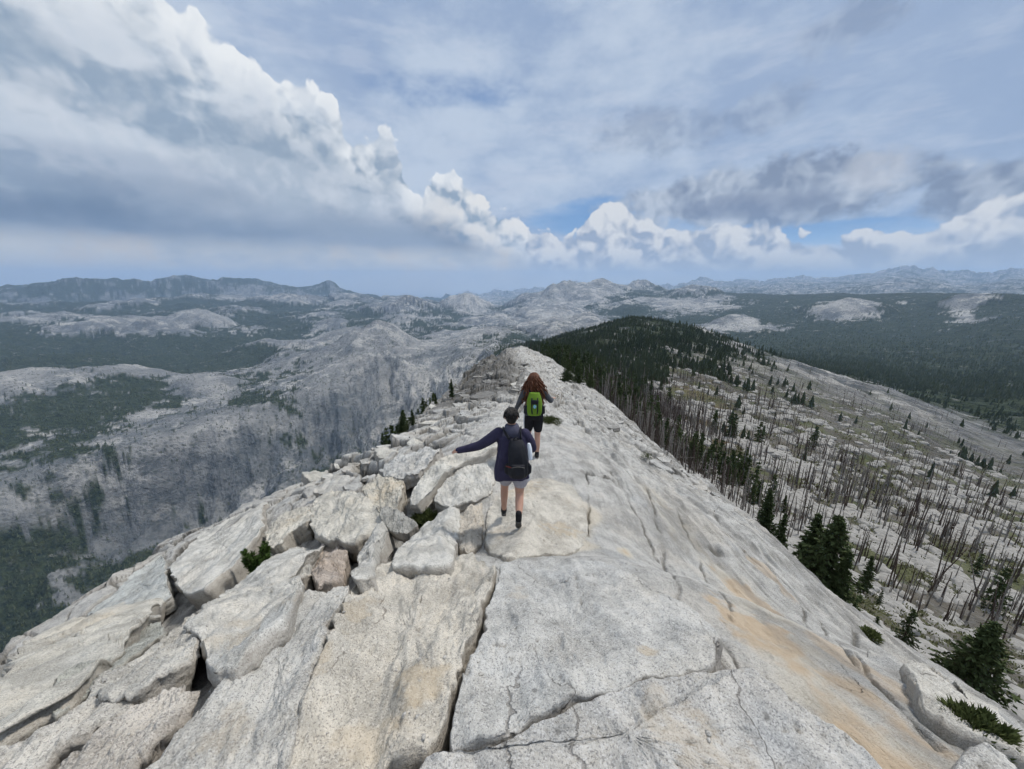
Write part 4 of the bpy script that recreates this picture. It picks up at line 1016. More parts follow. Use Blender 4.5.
# live trees on the wooded hill and slope
x, y, z, rad, az, fm, e, r = sample(60000, -3, 63, 70, 2100, 22)
px, py = project(x, y, z)
dens = np.clip((fm-.15)*1.2, 0.012, 1)*np.where(rad > 300, 1, .22)*(1-.5*sst(720, 800, px))
h = np.minimum(r.uniform(5, 13, len(x)), .10*rad*r.uniform(.5, 1, len(x)))
ok = (r.rand(len(x)) < dens*.80*np.clip(.7+1.6*fbm(x/70, y/70, 3, 407), .15, 1.2)) & visible(x, y, z, h, rad, az) & (rad > e*2)
x, y, z, rad, h = [v[ok] for v in (x, y, z, rad, h)]
big = np.argsort(-(h/rad)); print('live', len(x))
GL = 'conifers on the wooded slope and hill beyond the crest'
NF = 230
for q, i in enumerate(big[:NF]):
    k = r.randint(4); lab = 'green conifer among bare trunks on the slope leading to the wooded hill'
    if rad[i] < 420: place_tree('conifer', 'tree', lab, [('trunk', FIRM[k][0]), ('crown', FIRM[k][1])], (x[i], y[i], z[i]), h[i]/9, GL)
    else:
        o = obj('conifer', FIRM[k][1], label=lab, category='tree', group=GL); o.location = (x[i], y[i], z[i]); o.rotation_euler = (0, 0, r.rand()*6.28); o.scale = [h[i]/9]*3
rest = big[NF:]
merged('hill_woodland', FART, x[rest], y[rest], z[rest], h[rest]/9, M_far, r)
# low brush and scree of the burned slope
def clump(seed):
    r = np.random.RandomState(seed); n = 34; u = r.normal(size=(n, 3)); u /= np.linalg.norm(u, axis=1, keepdims=True); u[:, 2] = np.abs(u[:, 2]); m = MB()
    m.blades(u*r.rand(n, 1)*[1, 1, .5], u, r.uniform(.25, .6, n), .10, seed); return m
def stone(seed):
    q = MB(); k, n = 8, 5; th = np.linspace(0, math.pi, n+2)[1:-1]; ph = np.arange(k)/k*6.283
    V = np.stack([np.sin(th)[:, None]*np.cos(ph), np.sin(th)[:, None]*np.sin(ph), np.cos(th)[:, None]+0*ph], -1).reshape(-1, 3); V = np.vstack([V, [[0, 0, 1], [0, 0, -1]]])
    V = V*(1+.45*fbm3(V+seed*3.1, .9, 3, seed))[:, None]*[1, 1.2, .62]
    i = np.arange(n-1)[:, None]*k+np.arange(k)[None]; j = np.arange(n-1)[:, None]*k+(np.arange(k)+1)[None] % k; kk = np.arange(k); k2 = (kk+1) % k
    q.add(V, np.stack([i, i+k, j+k, j], -1).reshape(-1, 4), np.vstack([np.stack([np.full(k, n*k), kk, k2], 1), np.stack([np.full(k, n*k+1), k2+(n-1)*k, kk+(n-1)*k], 1)])); return q
x, y, z, rad, az, fm, e, r = sample(46000, 2, 64, 22, 520, 41)
cl = fbm(x/22, y/22, 4, 405); ok = (rad > e*1.6) & visible(x, y, z, 1.5+0*x, rad, az)
o1 = ok & (cl > -.06) & (r.rand(len(x)) < .6); s_ = r.uniform(.3, 1.2, len(x))*np.clip(rad/90, .5, 1.8)
merged('low_brush', [clump(i) for i in range(4)], x[o1], y[o1], z[o1]-.1, s_[o1], leafmat('brush_leaves', (.05, .055, .025), (.15, .15, .07)), r)
o2 = ok & (r.rand(len(x)) < np.clip(.22+1.3*fbm(x/30, y/30, 3, 409), .03, .6)); s_ = r.uniform(.2, 1.0, len(x))**2*1.5*np.clip(rad/80, .5, 2.2)
merged('scree', [stone(i) for i in range(6)], x[o2], y[o2], z[o2], s_[o2], simple('scree_granite', (.29, .28, .26), .95, .5, 1.2, .05, coord='Object'), r)
# far forests: plateau on the right, valley woods on the left, strip under the left brink
x, y, z, rad, az, fm, e, r = sample(60000, -62, 63, 1300, 6500, 23)
h = r.uniform(12, 26, len(x))
ok = (fm > .5) & (r.rand(len(x)) < .75) & visible(x, y, z, h, rad, az)
x, y, z, h = [v[ok] for v in (x, y, z, h)]; print('far', len(x))
merged('far_woodland', [far_tree(9, 2.1, 220+i, 2, 4) for i in range(3)], x, y, z, h/9, M_far, r)
# sparse trees dotted over the bare granite far off
x, y, z, rad, az, fm, e, r = sample(13000, -62, 20, 1500, 5200, 24)
ok = (fm < .5) & (r.rand(len(x)) < np.clip(.35+fbm(x/250, y/250, 3, 403)*1.6, 0, 1)); h = r.uniform(10, 20, len(x))
x, y, z, h = [v[ok] for v in (x, y, z, h)]
merged('scattered_woodland', [far_tree(9, 2.1, 230+i, 2, 4) for i in range(3)], x, y, z, h/9, M_far, r)
# wooded strip close under the left brink
r = np.random.RandomState(31); n = 900
az = r.uniform(-24, -3, n); rad = np.exp(r.uniform(math.log(36), math.log(110), n)); x = rad*np.sin(np.radians(az)); y = rad*np.cos(np.radians(az)); z, fm = ground_at(x, y); h = r.uniform(2.2, 5, n)
te = np.interp(az, AZ, TE); ok = ((z+h)/rad > te+.0) & ((z+h)/rad < te+.045); print('strip', ok.sum())
for i in np.nonzero(ok)[0][:26]:
    k = r.randint(4); place_tree('conifer', 'tree', 'conifer top showing over the left brink below the crest', [('trunk', FIRM[k][0]), ('crown', FIRM[k][1])], (x[i], y[i], z[i]), h[i]/9, 'conifers under the left brink')

# ---- small plants on the rock
def pine_shrub():
    p = hit(256, 566); p[2] = float(crest_at(p[0], p[1])[0])
    sc = (p[1]*CP-p[2]*SP)/F*36
    r = np.random.RandomState(5); e = obj('pine_shrub', None, label='small bright green pine shrub growing between the left slabs', category='shrub'); e.location = (p[0], p[1], p[2]+.05)
    st = MB(); nd = MB()
    for i in range(13):
        a = r.rand()*6.283; out = r.uniform(.1, .55); hh = sc*r.uniform(.5, 1.0)*(1.08-out*.55)
        P = [(0, 0, 0), (math.cos(a)*out*sc*.5, math.sin(a)*out*sc*.5, hh*.5), (math.cos(a)*out*sc*.85, math.sin(a)*out*sc*.85, hh)]
        t = np.linspace(0, 1, 16)[:, None]; A, B, C = map(np.array, P); Q = A*(1-t)**2+2*B*t*(1-t)+C*t*t
        st.tube(Q, np.linspace(.012, .004, 16), 5)
        d0 = np.gradient(Q, axis=0); d0 /= np.linalg.norm(d0, axis=1, keepdims=True)
        for j in range(3, 16):
            m = 26; v = r.normal(size=(m, 3)); v /= np.linalg.norm(v, axis=1, keepdims=True); v = v*.8+d0[j]*.75; v /= np.linalg.norm(v, axis=1, keepdims=True)
            nd.blades(np.repeat(Q[j][None], m, 0)+r.normal(0, .006, (m, 3)), v, sc*.13*r.uniform(.7, 1.2, m), sc*.013, i*20+j)
    obj('stem', st.mesh('stem', M_bark), e); obj('needles', nd.mesh('needles', M_pine, smooth=False), e)
pine_shrub()
def tuft(px, py, wpx, hpx, label, mat, n=700, name='shrub', cat='shrub', flat=.5):
    p = hit(px, py); p[2] = float(any_at(p[0], p[1])[0]); k = (p[1]*CP-p[2]*SP)/F; w = wpx*k*.5; hh = hpx*k
    r = np.random.RandomState(int(px)); u = r.normal(size=(n, 3)); u /= np.linalg.norm(u, axis=1, keepdims=True); u[:, 2] = np.abs(u[:, 2])
    R = r.rand(n)**.4; lump = 1+.35*noise2(u[:, 0]*3+px, u[:, 1]*3, 7)
    C = u*np.array([w, w*.8, hh*.75])*(R*lump)[:, None]; D = u*np.array([.7, .7, 1])+r.normal(0, .45, (n, 3)); D /= np.linalg.norm(D, axis=1, keepdims=True)
    m = MB(); m.blades(C, D, min(hh*.38, .07)*r.uniform(.6, 1.2, n), min(hh*.045, .006), int(px))
    o = obj(name, m.mesh(name, mat, smooth=False), label=label, category=cat); o.location = p
tuft(424, 511, 32, 20, 'olive green shrub in the gap beside the small dark grey block', M_bush, 4000)
tuft(974, 736, 64, 30, 'bright green juniper mat in the hollow under the pale ledge slab', M_bush, 14000)
tuft(549, 422, 26, 7, 'low dry green tuft beside the farther hiker', M_bush, 2500)
tuft(646, 462, 12, 7, 'tiny tuft on the bare rock right of the path', M_bush, 300)
tuft(608, 420, 12, 9, 'small shrub on the crest edge right of the hikers', M_bush, 400)
tuft(556, 398, 20, 9, 'brownish shrub by the farther hiker right elbow', leafmat('dry_brown_leaves', (.12, .075, .035), (.22, .15, .08)), 600)
tuft(20, 724, 36, 14, 'mossy tuft in the dark gap under the long cream slab', M_bush, 1800)
tuft(870, 632, 22, 8, 'grassy tuft in a seam on the right brink', M_bush, 1800)
# ------------------------------------------------------------------ the two hikers, seen from behind
def evalmesh(me, mods, name):
    o = bpy.data.objects.new('tmp', me); COL.objects.link(o)
    for t, kw in mods:
        m = o.modifiers.new(t, t)
        for k, v in kw.items(): setattr(m, k, v)
    dg = bpy.context.evaluated_depsgraph_get(); dg.update()
    r = bpy.data.meshes.new_from_object(o.evaluated_get(dg)); r.name = name
    bpy.data.objects.remove(o); return r
def ball(mb, c, r, k=14, n=9):
    """ellipsoid"""
    c = np.array(c, float); r = np.array(r, float)*np.ones(3); th = np.linspace(0, math.pi, n+2)[1:-1]; ph = np.arange(k)/k*2*math.pi
    V = np.stack([np.sin(th)[:, None]*np.cos(ph), np.sin(th)[:, None]*np.sin(ph), np.cos(th)[:, None]+0*ph], -1).reshape(-1, 3)
    V = np.vstack([V, [[0, 0, 1], [0, 0, -1]]])*r+c
    i = np.arange(n-1)[:, None]*k+np.arange(k)[None]; j = np.arange(n-1)[:, None]*k+(np.arange(k)+1)[None] % k
    kk = np.arange(k); k2 = (kk+1) % k
    T = np.vstack([np.stack([np.full(k, n*k), kk, k2], 1), np.stack([np.full(k, n*k+1), k2+(n-1)*k, kk+(n-1)*k], 1)])
    mb.add(V, np.stack([i, i+k, j+k, j], -1).reshape(-1, 4), T)
def limb(mb, pts, rad, k=14, m=5):
    """smooth tapered limb with round ends, through joints"""
    P = np.array(pts, float); t = np.arange(len(P)); tt = np.linspace(0, len(P)-1, (len(P)-1)*m+1)
    rad = np.array([(r, r) if np.isscalar(r) else r for r in rad], float)
    Q = np.stack([np.interp(tt, t, P[:, i]) for i in range(3)], 1); R = np.stack([np.interp(tt, t, rad[:, i]) for i in range(2)], 1)
    for _ in range(2): Q[1:-1] = (Q[:-2]+2*Q[1:-1]+Q[2:])/4; R[1:-1] = (R[:-2]+2*R[1:-1]+R[2:])/4
    mb.tube(Q, R, k)
    ball(mb, P[0], rad[0].min()*.98); ball(mb, P[-1], rad[-1].min()*.98)
def loft(mb, rings, k=28, wr=0, seed=0):
    """rings: (cx, cy, z, rx, ry); a standing body of cloth"""
    rings = np.array(rings, float); t = np.arange(len(rings)); tt = np.linspace(0, len(rings)-1, (len(rings)-1)*5+1)
    R = np.stack([np.interp(tt, t, rings[:, i]) for i in range(5)], 1)
    for _ in range(2): R[1:-1] = (R[:-2]+2*R[1:-1]+R[2:])/4
    ph = np.arange(k)/k*2*math.pi; V = []
    for q, (cx, cy, z, rx, ry) in enumerate(R):
        w = 1+wr*noise2(np.cos(ph)*2.2+seed, np.sin(ph)*2.2+z*3.5, seed)+wr*.5*noise2(ph*2, np.full(k, z*9.), seed+1)
        c = np.sign(np.cos(ph))*np.abs(np.cos(ph))**.85; s_ = np.sign(np.sin(ph))*np.abs(np.sin(ph))**.85
        V.append(np.c_[cx+rx*c*w, cy+ry*s_*w, np.full(k, z)])
    n = len(R); V = np.vstack(V+[[R[0][:3]], [R[-1][:3]]])
    i = np.arange(n-1)[:, None]*k+np.arange(k)[None]; j = np.arange(n-1)[:, None]*k+(np.arange(k)+1)[None] % k
    kk = np.arange(k); k2 = (kk+1) % k
    T = np.vstack([np.stack([np.full(k, n*k), k2, kk], 1), np.stack([np.full(k, n*k+1), kk+(n-1)*k, k2+(n-1)*k], 1)])
    mb.add(V, np.stack([i, j, j+k, i+k], -1).reshape(-1, 4), T)
def weld(mb, name, mat, vox=.008, smooth=3):
    me = mb.mesh('tmp', mat)
    return evalmesh(me, [('REMESH', {'mode': 'VOXEL', 'voxel_size': vox, 'use_smooth_shade': True}), ('SMOOTH', {'factor': .5, 'iterations': smooth})], name)
def part(mb, name, mat, parent, vox=.008, smooth=3, label=None):
    me = weld(mb, name, mat, vox, smooth)
    if not me.materials: me.materials.append(mat)
    o = obj(name, me, parent)
    if label: o['label'] = label
    return o
M_skin = simple('skin', (.46, .27, .20), .55, .08, 14, spec=.35)
M_navy = simple('navy_fleece', (.036, .033, .066), .95, .35, 9, .03)
M_lilac = simple('grey_violet_hood', (.08, .08, .115), .95, .2, 40, .004)
M_short = simple('pale_striped_cloth', (.36, .35, .39), .9, .2, 30, .003)
M_blackc = simple('black_cloth', (.012, .012, .015), .85, .3, 30, .003)
M_pack = simple('black_pack_cloth', (.014, .015, .02), .7, .4, 25, .004)
M_grip = simple('shoe_fabric', (.035, .034, .033), .85, .5, 40, .003)
M_sole = simple('shoe_sole', (.10, .095, .09), .9, .4, 50, .003)
M_hairb = simple('black_hair', (.012, .010, .009), .6, .4, 60, .003, spec=.4)
M_hairr = simple('auburn_hair', (.12, .042, .018), .55, .6, 30, .003, spec=.4)
M_greysl = simple('grey_sleeve', (.075, .08, .09), .9, .2, 30, .003)
M_green = simple('lime_pack_cloth', (.13, .235, .02), .7, .2, 30, .003)
M_blue = simple('pale_blue_mark', (.25, .5, .62), .7, .2, 30)
M_red = simple('dull_red_trim', (.13, .03, .025), .8, .2, 30)
M_white = simple('white_cloth', (.62, .66, .72), .8, .15, 30)
M_lash = simple('eye_white', (.7, .7, .68), .3, .05, 30)

def hand(mb, wrist, d, up, s=1.0, curl=.35, side=1):
    """palm, four unequal bent fingers and a thumb from the palm's side"""
    d = Vector(d).normalized(); up = (Vector(up)-d*Vector(up).dot(d)).normalized(); lat = d.cross(up)*side; w = Vector(wrist)
    for j in range(5):
        u = (j-2)/2*.030*s; limb(mb, [w+d*.005, w+d*.045*s+lat*u*.7, w+d*.088*s+lat*u], [(.015*s, .013*s), (.015*s, .012*s), (.011*s, .010*s)], 8, 3)
    for j, ln in enumerate((.070, .080, .075, .060)):
        u = (j-1.5)/1.5*.034*s; b = w+d*.086*s+lat*u; f = (d+lat*(j-1.5)*.07).normalized(); p1 = b+f*ln*.45*s; f2 = (f-up*curl).normalized(); p2 = p1+f2*ln*.32*s; f3 = (f2-up*curl).normalized()
        limb(mb, [b, p1, p2, p2+f3*ln*.25*s], [.0088*s, .0082*s, .0075*s, .0062*s], 8, 2)
    b = w+d*.03*s-lat*.030*s; t = (d*.75-lat*.75-up*.25).normalized(); p1 = b+t*.038*s; t2 = (d*.95-lat*.3-up*.2).normalized()
    limb(mb, [b, p1, p1+t2*.034*s], [.0115*s, .0098*s, .0078*s], 8, 3)
def head(mb, c, yaw=0, tilt=0, s=1.):
    """skull, jaw, nose, brow, lips, ears; the face looks along +y before turning"""
    M = Matrix.Rotation(yaw, 3, 'Z') @ Matrix.Rotation(tilt, 3, 'X'); c = Vector(c)
    q = MB(); ball(q, (0, -.008, .03), (.074, .092, .085), 20, 14); ball(q, (0, .028, -.035), (.055, .058, .068), 16, 10); ball(q, (0, .062, -.075), (.026, .022, .022))
    limb(q, [(0, .082, .028), (0, .104, -.008), (0, .098, -.018)], [.008, .013, .011], 8, 3)
    for e in (-1, 1):
        limb(q, [(e*.014, .083, .036), (e*.034, .080, .042), (e*.052, .066, .036)], [.009, .009, .008], 8, 3)
        ball(q, (e*.045, .058, -.02), (.022, .02, .02)); limb(q, [(e*.076, -.004, .018), (e*.083, -.014, 0), (e*.077, -.008, -.028)], [(.008, .016), (.009, .017), (.006, .009)], 8, 3)
    limb(q, [(-.022, .083, -.046), (0, .090, -.044), (.022, .083, -.046)], [.006, .008, .006], 8, 3); limb(q, [(-.018, .083, -.055), (0, .089, -.056), (.018, .083, -.055)], [.006, .008, .006], 8, 3)
    V = np.array([c+(M @ Vector(v))*s for v in np.vstack(q.v)]); off = 0
    mb.add(V, np.vstack(q.q), np.vstack(q.t))
    return M, c
def eyes(par, M, c, s=1.):
    for e in (-1, 1):
        q = MB(); ball(q, c+(M @ Vector((e*.031, .074, .022)))*s, .0125*s, 12, 8); o = obj('eye', q.mesh('eye', M_lash), par)
def shoe(par, heel, toe, lift, s=1.):
    """heel and toe on the ground line; parts upper and sole"""
    h = Vector(heel); t = Vector(toe); d = (t-h).normalized(); up = Vector((0, 0, 1)); up = (up-d*up.dot(d)).normalized(); lat = d.cross(up)
    L = (t-h).length; so = MB(); u = MB()
    def at(f, z, x=0): return h+d*L*f+up*z+lat*x
    for z in (.012, .028): limb(so, [at(.04, z), at(.25, z), at(.45, z), at(.72, z), at(.95, z)], [(.036, .014), (.038, .014), (.035, .013), (.046, .014), (.026, .013)], 14, 4)
    for i in range(7):
        f = .04+.14*i; limb(so, [at(f, .002, -.028), at(f, .002, .028)], [.006, .006], 6, 2)
    limb(u, [at(.08, .065), at(.32, .07), at(.6, .052), at(.86, .042)], [(.036, .038), (.038, .04), (.042, .030), (.032, .022)], 14, 4)
    limb(u, [at(.13, .06), at(.14, .105)], [(.036, .038), (.038, .040)], 14, 4)
    sh = part(u, 'shoe', M_grip, par, .007, 2); part(so, 'sole', M_sole, sh, .006, 1)
    la = MB()
    for i in range(4):
        f = .34+.09*i; limb(la, [at(f, .102-.016*i, -.025), at(f+.03, .110-.017*i, 0), at(f, .102-.016*i, .025)], [.004]*3, 6, 2)
    obj('lace', la.mesh('lace', M_sole), sh)
    return at(.13, .10)

# ---- nearer hiker: navy jacket, left arm held out
def hiker_near():
    a, b, c, c0 = SLABS['flat tan-stained granite slab the nearer hiker walks on']; dx, dy, dz = ray(512, 524)
    k = (c0-a*c[0]-b*c[1])/(dz-a*dx-b*dy); gx, gy = float(dx*k), float(dy*k)
    zf = lambda x, y: slab_z('flat tan-stained granite slab the nearer hiker walks on', x, y)
    z0 = zf(gx, gy)
    e = obj('person', None, label='hiker in dark navy jacket with left arm held out, wearing a black backpack', category='person')
    e.location = (gx, gy, z0); e.scale = (.93, .93, .93)
    L = lambda x, y: zf(gx+x, gy+y)-z0
    # joints (x right, y forward, z up), back to the camera
    rf = (.07, -.22); lf = (-.11, .30)
    hipz = .84+L(0, 0)
    pel = (.02, .0, hipz+.05); rh = (.105, 0, hipz); lh = (-.075, .01, hipz)
    ra = (.085, -.27, L(*rf)+.235); la = (-.115, .29, L(*lf)+.11)
    rk = (.10, .0, .49); lk = (-.10, .22, .48)
    neck = (.0, .09, 1.36); hd = (-.01, .12, 1.50); rs = (.16, .06, 1.29); ls = (-.17, .07, 1.30)
    re_j = (.27, .12, 1.06); rw = (.22, .33, .98); le = (-.42, .10, 1.115); lw = (-.64, .14, 1.04)
    b = MB()
    loft(b, [(.015, .0, hipz-.05, .15, .10), (.015, .0, hipz+.05, .165, .115), (.01, .02, 1.02, .13, .10), (.0, .05, 1.18, .15, .11), (.0, .07, 1.30, .155, .095), (0, .085, 1.36, .07, .06)])
    limb(b, [rh, (.10, -.02, .66), rk, (.095, -.12, .37), ra], [.088, .078, .056, .055, .035]); limb(b, [lh, (-.088, .12, .66), lk, (-.108, .235, .32), la], [.088, .078, .056, .054, .035])
    limb(b, [ra, (.085, -.25, ra[2]-.05)], [.035, .035]); limb(b, [la, (-.115, .31, la[2]-.05)], [.035, .035])
    limb(b, [neck, hd], [.055, .05]); limb(b, [rs, re_j, rw], [.052, .040, .026]); limb(b, [ls, le, lw], [.052, .040, .026])
    M, c = head(b, hd, .05, -.12)
    hand(b, lw, (-.95, .12, -.25), (-.2, -.1, 1), 1.05, .25, -1); hand(b, rw, (-.1, .95, -.1), (0, .1, 1), 1., .5, 1)
    part(b, 'body', M_skin, e, .0065, 2)
    eyes(e, M, c)
    # jacket
    j = MB()
    loft(j, [(.015, -.01, .73, .215, .15), (.015, -.01, .80, .22, .16), (.01, .0, .95, .205, .155), (.005, .03, 1.12, .19, .145), (0, .06, 1.26, .185, .12), (0, .075, 1.33, .12, .09), (0, .085, 1.37, .075, .07)], 36, .15, 3)
    loft(j, [(-.16, .0, .70, .07, .11), (-.155, 0, .80, .08, .12), (-.14, .02, .95, .07, .11)], 24, .06, 5)
    limb(j, [rs, (.235, .08, 1.17), re_j, (.25, .23, 1.01), rw], [.078, .070, .060, .055, .048]); limb(j, [ls, (-.30, .085, 1.20), le, (-.53, .12, 1.075), lw, (-.71, .15, 1.02)], [.080, .072, .062, .056, .047, .044])
    for q in range(5):
        t = q/5; p = [ls[i]*(1-t)+le[i]*t for i in range(3)]; ball(j, p, (.03, .073-.01*t, .073-.01*t))
    for q in range(3):
        t = .2+q/3.4; p = [le[i]*(1-t)+lw[i]*t for i in range(3)]; ball(j, p, (.02, .062-.01*t, .062-.01*t))
    jk = part(j, 'jacket', M_navy, e, .009, 2)
    hood = MB(); loft(hood, [(0, .03, 1.27, .12, .075), (0, .035, 1.33, .125, .085), (0, .05, 1.38, .10, .085), (0, .07, 1.42, .082, .075)], 30, .08, 8); part(hood, 'hood', M_lilac, jk, .008, 2)
    sh = MB(); limb(sh, [(.105, 0, .80), (.108, -.01, .70), (.108, -.01, .655)], [(.095, .105), (.098, .108), (.10, .11)]); limb(sh, [(-.075, .01, .80), (-.085, .05, .70), (-.085, .06, .655)], [(.095, .105), (.098, .108), (.10, .11)]); loft(sh, [(.02, 0, .75, .185, .125), (.015, 0, .84, .165, .12), (.015, 0, .9, .15, .11)], 30, .04, 9)
    s_ = part(sh, 'shorts', M_short, e, .008, 2)
    tr = MB()
    for k in (-1, 1): limb(tr, [(.02+k*.196, .0, .66), (.02+k*.192, 0, .78)], [(.008, .02), (.008, .02)], 8, 3)
    obj('side_stripe', tr.mesh('side_stripe', M_white), s_)
    for a, nm in ((ra, 'r'), (la, 'l')):
        so = MB(); limb(so, [(a[0], a[1]+.01, a[2]+.05), (a[0], a[1], a[2]-.03)], [.042, .040]); part(so, 'sock', M_blackc, e, .007, 2)
    shoe(e, (.085, -.315, L(.08, -.3)+.165), (.085, -.13, L(.08, -.12)-.0), 0); shoe(e, (-.115, .245, L(-.1, .24)+.004), (-.125, .50, L(-.1, .5)+.004), 0)
    # hair, close-cropped look with a low knot
    hr = MB(); q = MB(); ball(q, (0, -.018, .045), (.085, .098, .090), 22, 14); ball(q, (0, -.06, -.01), (.070, .055, .065), 16, 10)
    V = np.array([c+M @ Vector(v) for v in np.vstack(q.v)]); keep = MB(); hr.add(V, np.vstack(q.q), np.vstack(q.t))
    r = np.random.RandomState(3)
    for i in range(260):
        a = r.rand()*6.283; el_ = r.uniform(-.2, 1.4); d = Vector((math.cos(a)*math.cos(el_), math.sin(a)*math.cos(el_)-.25, math.sin(el_))).normalized()
        p = Vector((d.x*.086, -.018+d.y*.098, .045+d.z*.09))
        if p.y > .055 and p.z < .07: continue
        dn = Vector((d.x*.4, -.5, -.7)).normalized(); hr.tube([c+M @ p, c+M @ (p+dn*.02+d*.004), c+M @ (p+dn*.045)], [.006, .006, .002], 4)
    obj('hair', hr.mesh('hair', M_hairb), e)
    return e, (gx, gy, z0)
def slab_z(label, x, y):
    a, b, c, c0 = SLABS[label]; return a*(x-c[0])+b*(y-c[1])+c0
def backpack_near(o):
    e = obj('backpack', None, label='black daypack on the back of the hiker in the navy jacket', category='backpack'); e.location = o; e.scale = (.93, .93, .93)
    b = MB(); loft(b, [(.075, -.19, .82, .105, .06), (.075, -.205, .87, .125, .085), (.075, -.19, 1.0, .13, .095), (.065, -.16, 1.13, .12, .09), (.06, -.125, 1.23, .105, .075), (.05, -.10, 1.29, .07, .045)], 32, .10, 12)
    part(b, 'pack_body', M_pack, e, .009, 2)
    p = MB(); loft(p, [(.075, -.28, .85, .08, .03), (.075, -.295, .92, .09, .035), (.075, -.28, 1.03, .08, .03)], 24, .05, 13); part(p, 'front_pocket', M_pack, e, .008, 2)
    p = MB(); loft(p, [(.065, -.225, 1.10, .08, .03), (.062, -.20, 1.16, .08, .035), (.06, -.165, 1.23, .065, .03)], 24, .05, 14); part(p, 'top_pocket', M_pack, e, .008, 2)
    for s in (-1, 1):
        w = MB(); limb(w, [(.075+s*.125, -.18, .87), (.075+s*.128, -.17, .97)], [(.03, .045), (.03, .045)], 12, 4); part(w, 'side_pocket', M_pack, e, .008, 2)
        t = MB(); limb(t, [(.04+s*.075, -.10, 1.29), (s*.105, -.02, 1.375), (s*.115, .10, 1.37), (s*.12, .19, 1.26), (s*.13, .18, 1.08), (s*.17, .02, .95), (.05+s*.14, -.13, .9)], [(.010, .026)]*7, 10, 4); part(t, 'shoulder_strap', M_pack, e, .007, 1)
    z = MB(); limb(z, [(0, -.318, 1.01), (.075, -.327, 1.03), (.15, -.318, 1.01)], [.005]*3, 6, 3); obj('zip', z.mesh('zip', M_sole), e)
    z = MB(); limb(z, [(-.07, -.255, 1.00), (-.01, -.285, .995)], [(.006, .010)]*2, 8, 3); obj('trim', z.mesh('trim', M_red), e)
    h = MB(); limb(h, [(.02, -.11, 1.28), (.03, -.13, 1.325), (.07, -.13, 1.325), (.08, -.11, 1.28)], [.008]*4, 8, 3); obj('grab_loop', h.mesh('grab_loop', M_pack), e)
    bt = MB(); loft(bt, [(.225, -.17, 1.05, .028, .028), (.225, -.15, 1.12, .03, .03), (.215, -.12, 1.20, .03, .03), (.21, -.11, 1.24, .018, .018)], 16); part(bt, 'wrapped_bottle', M_white, e, .007, 1)
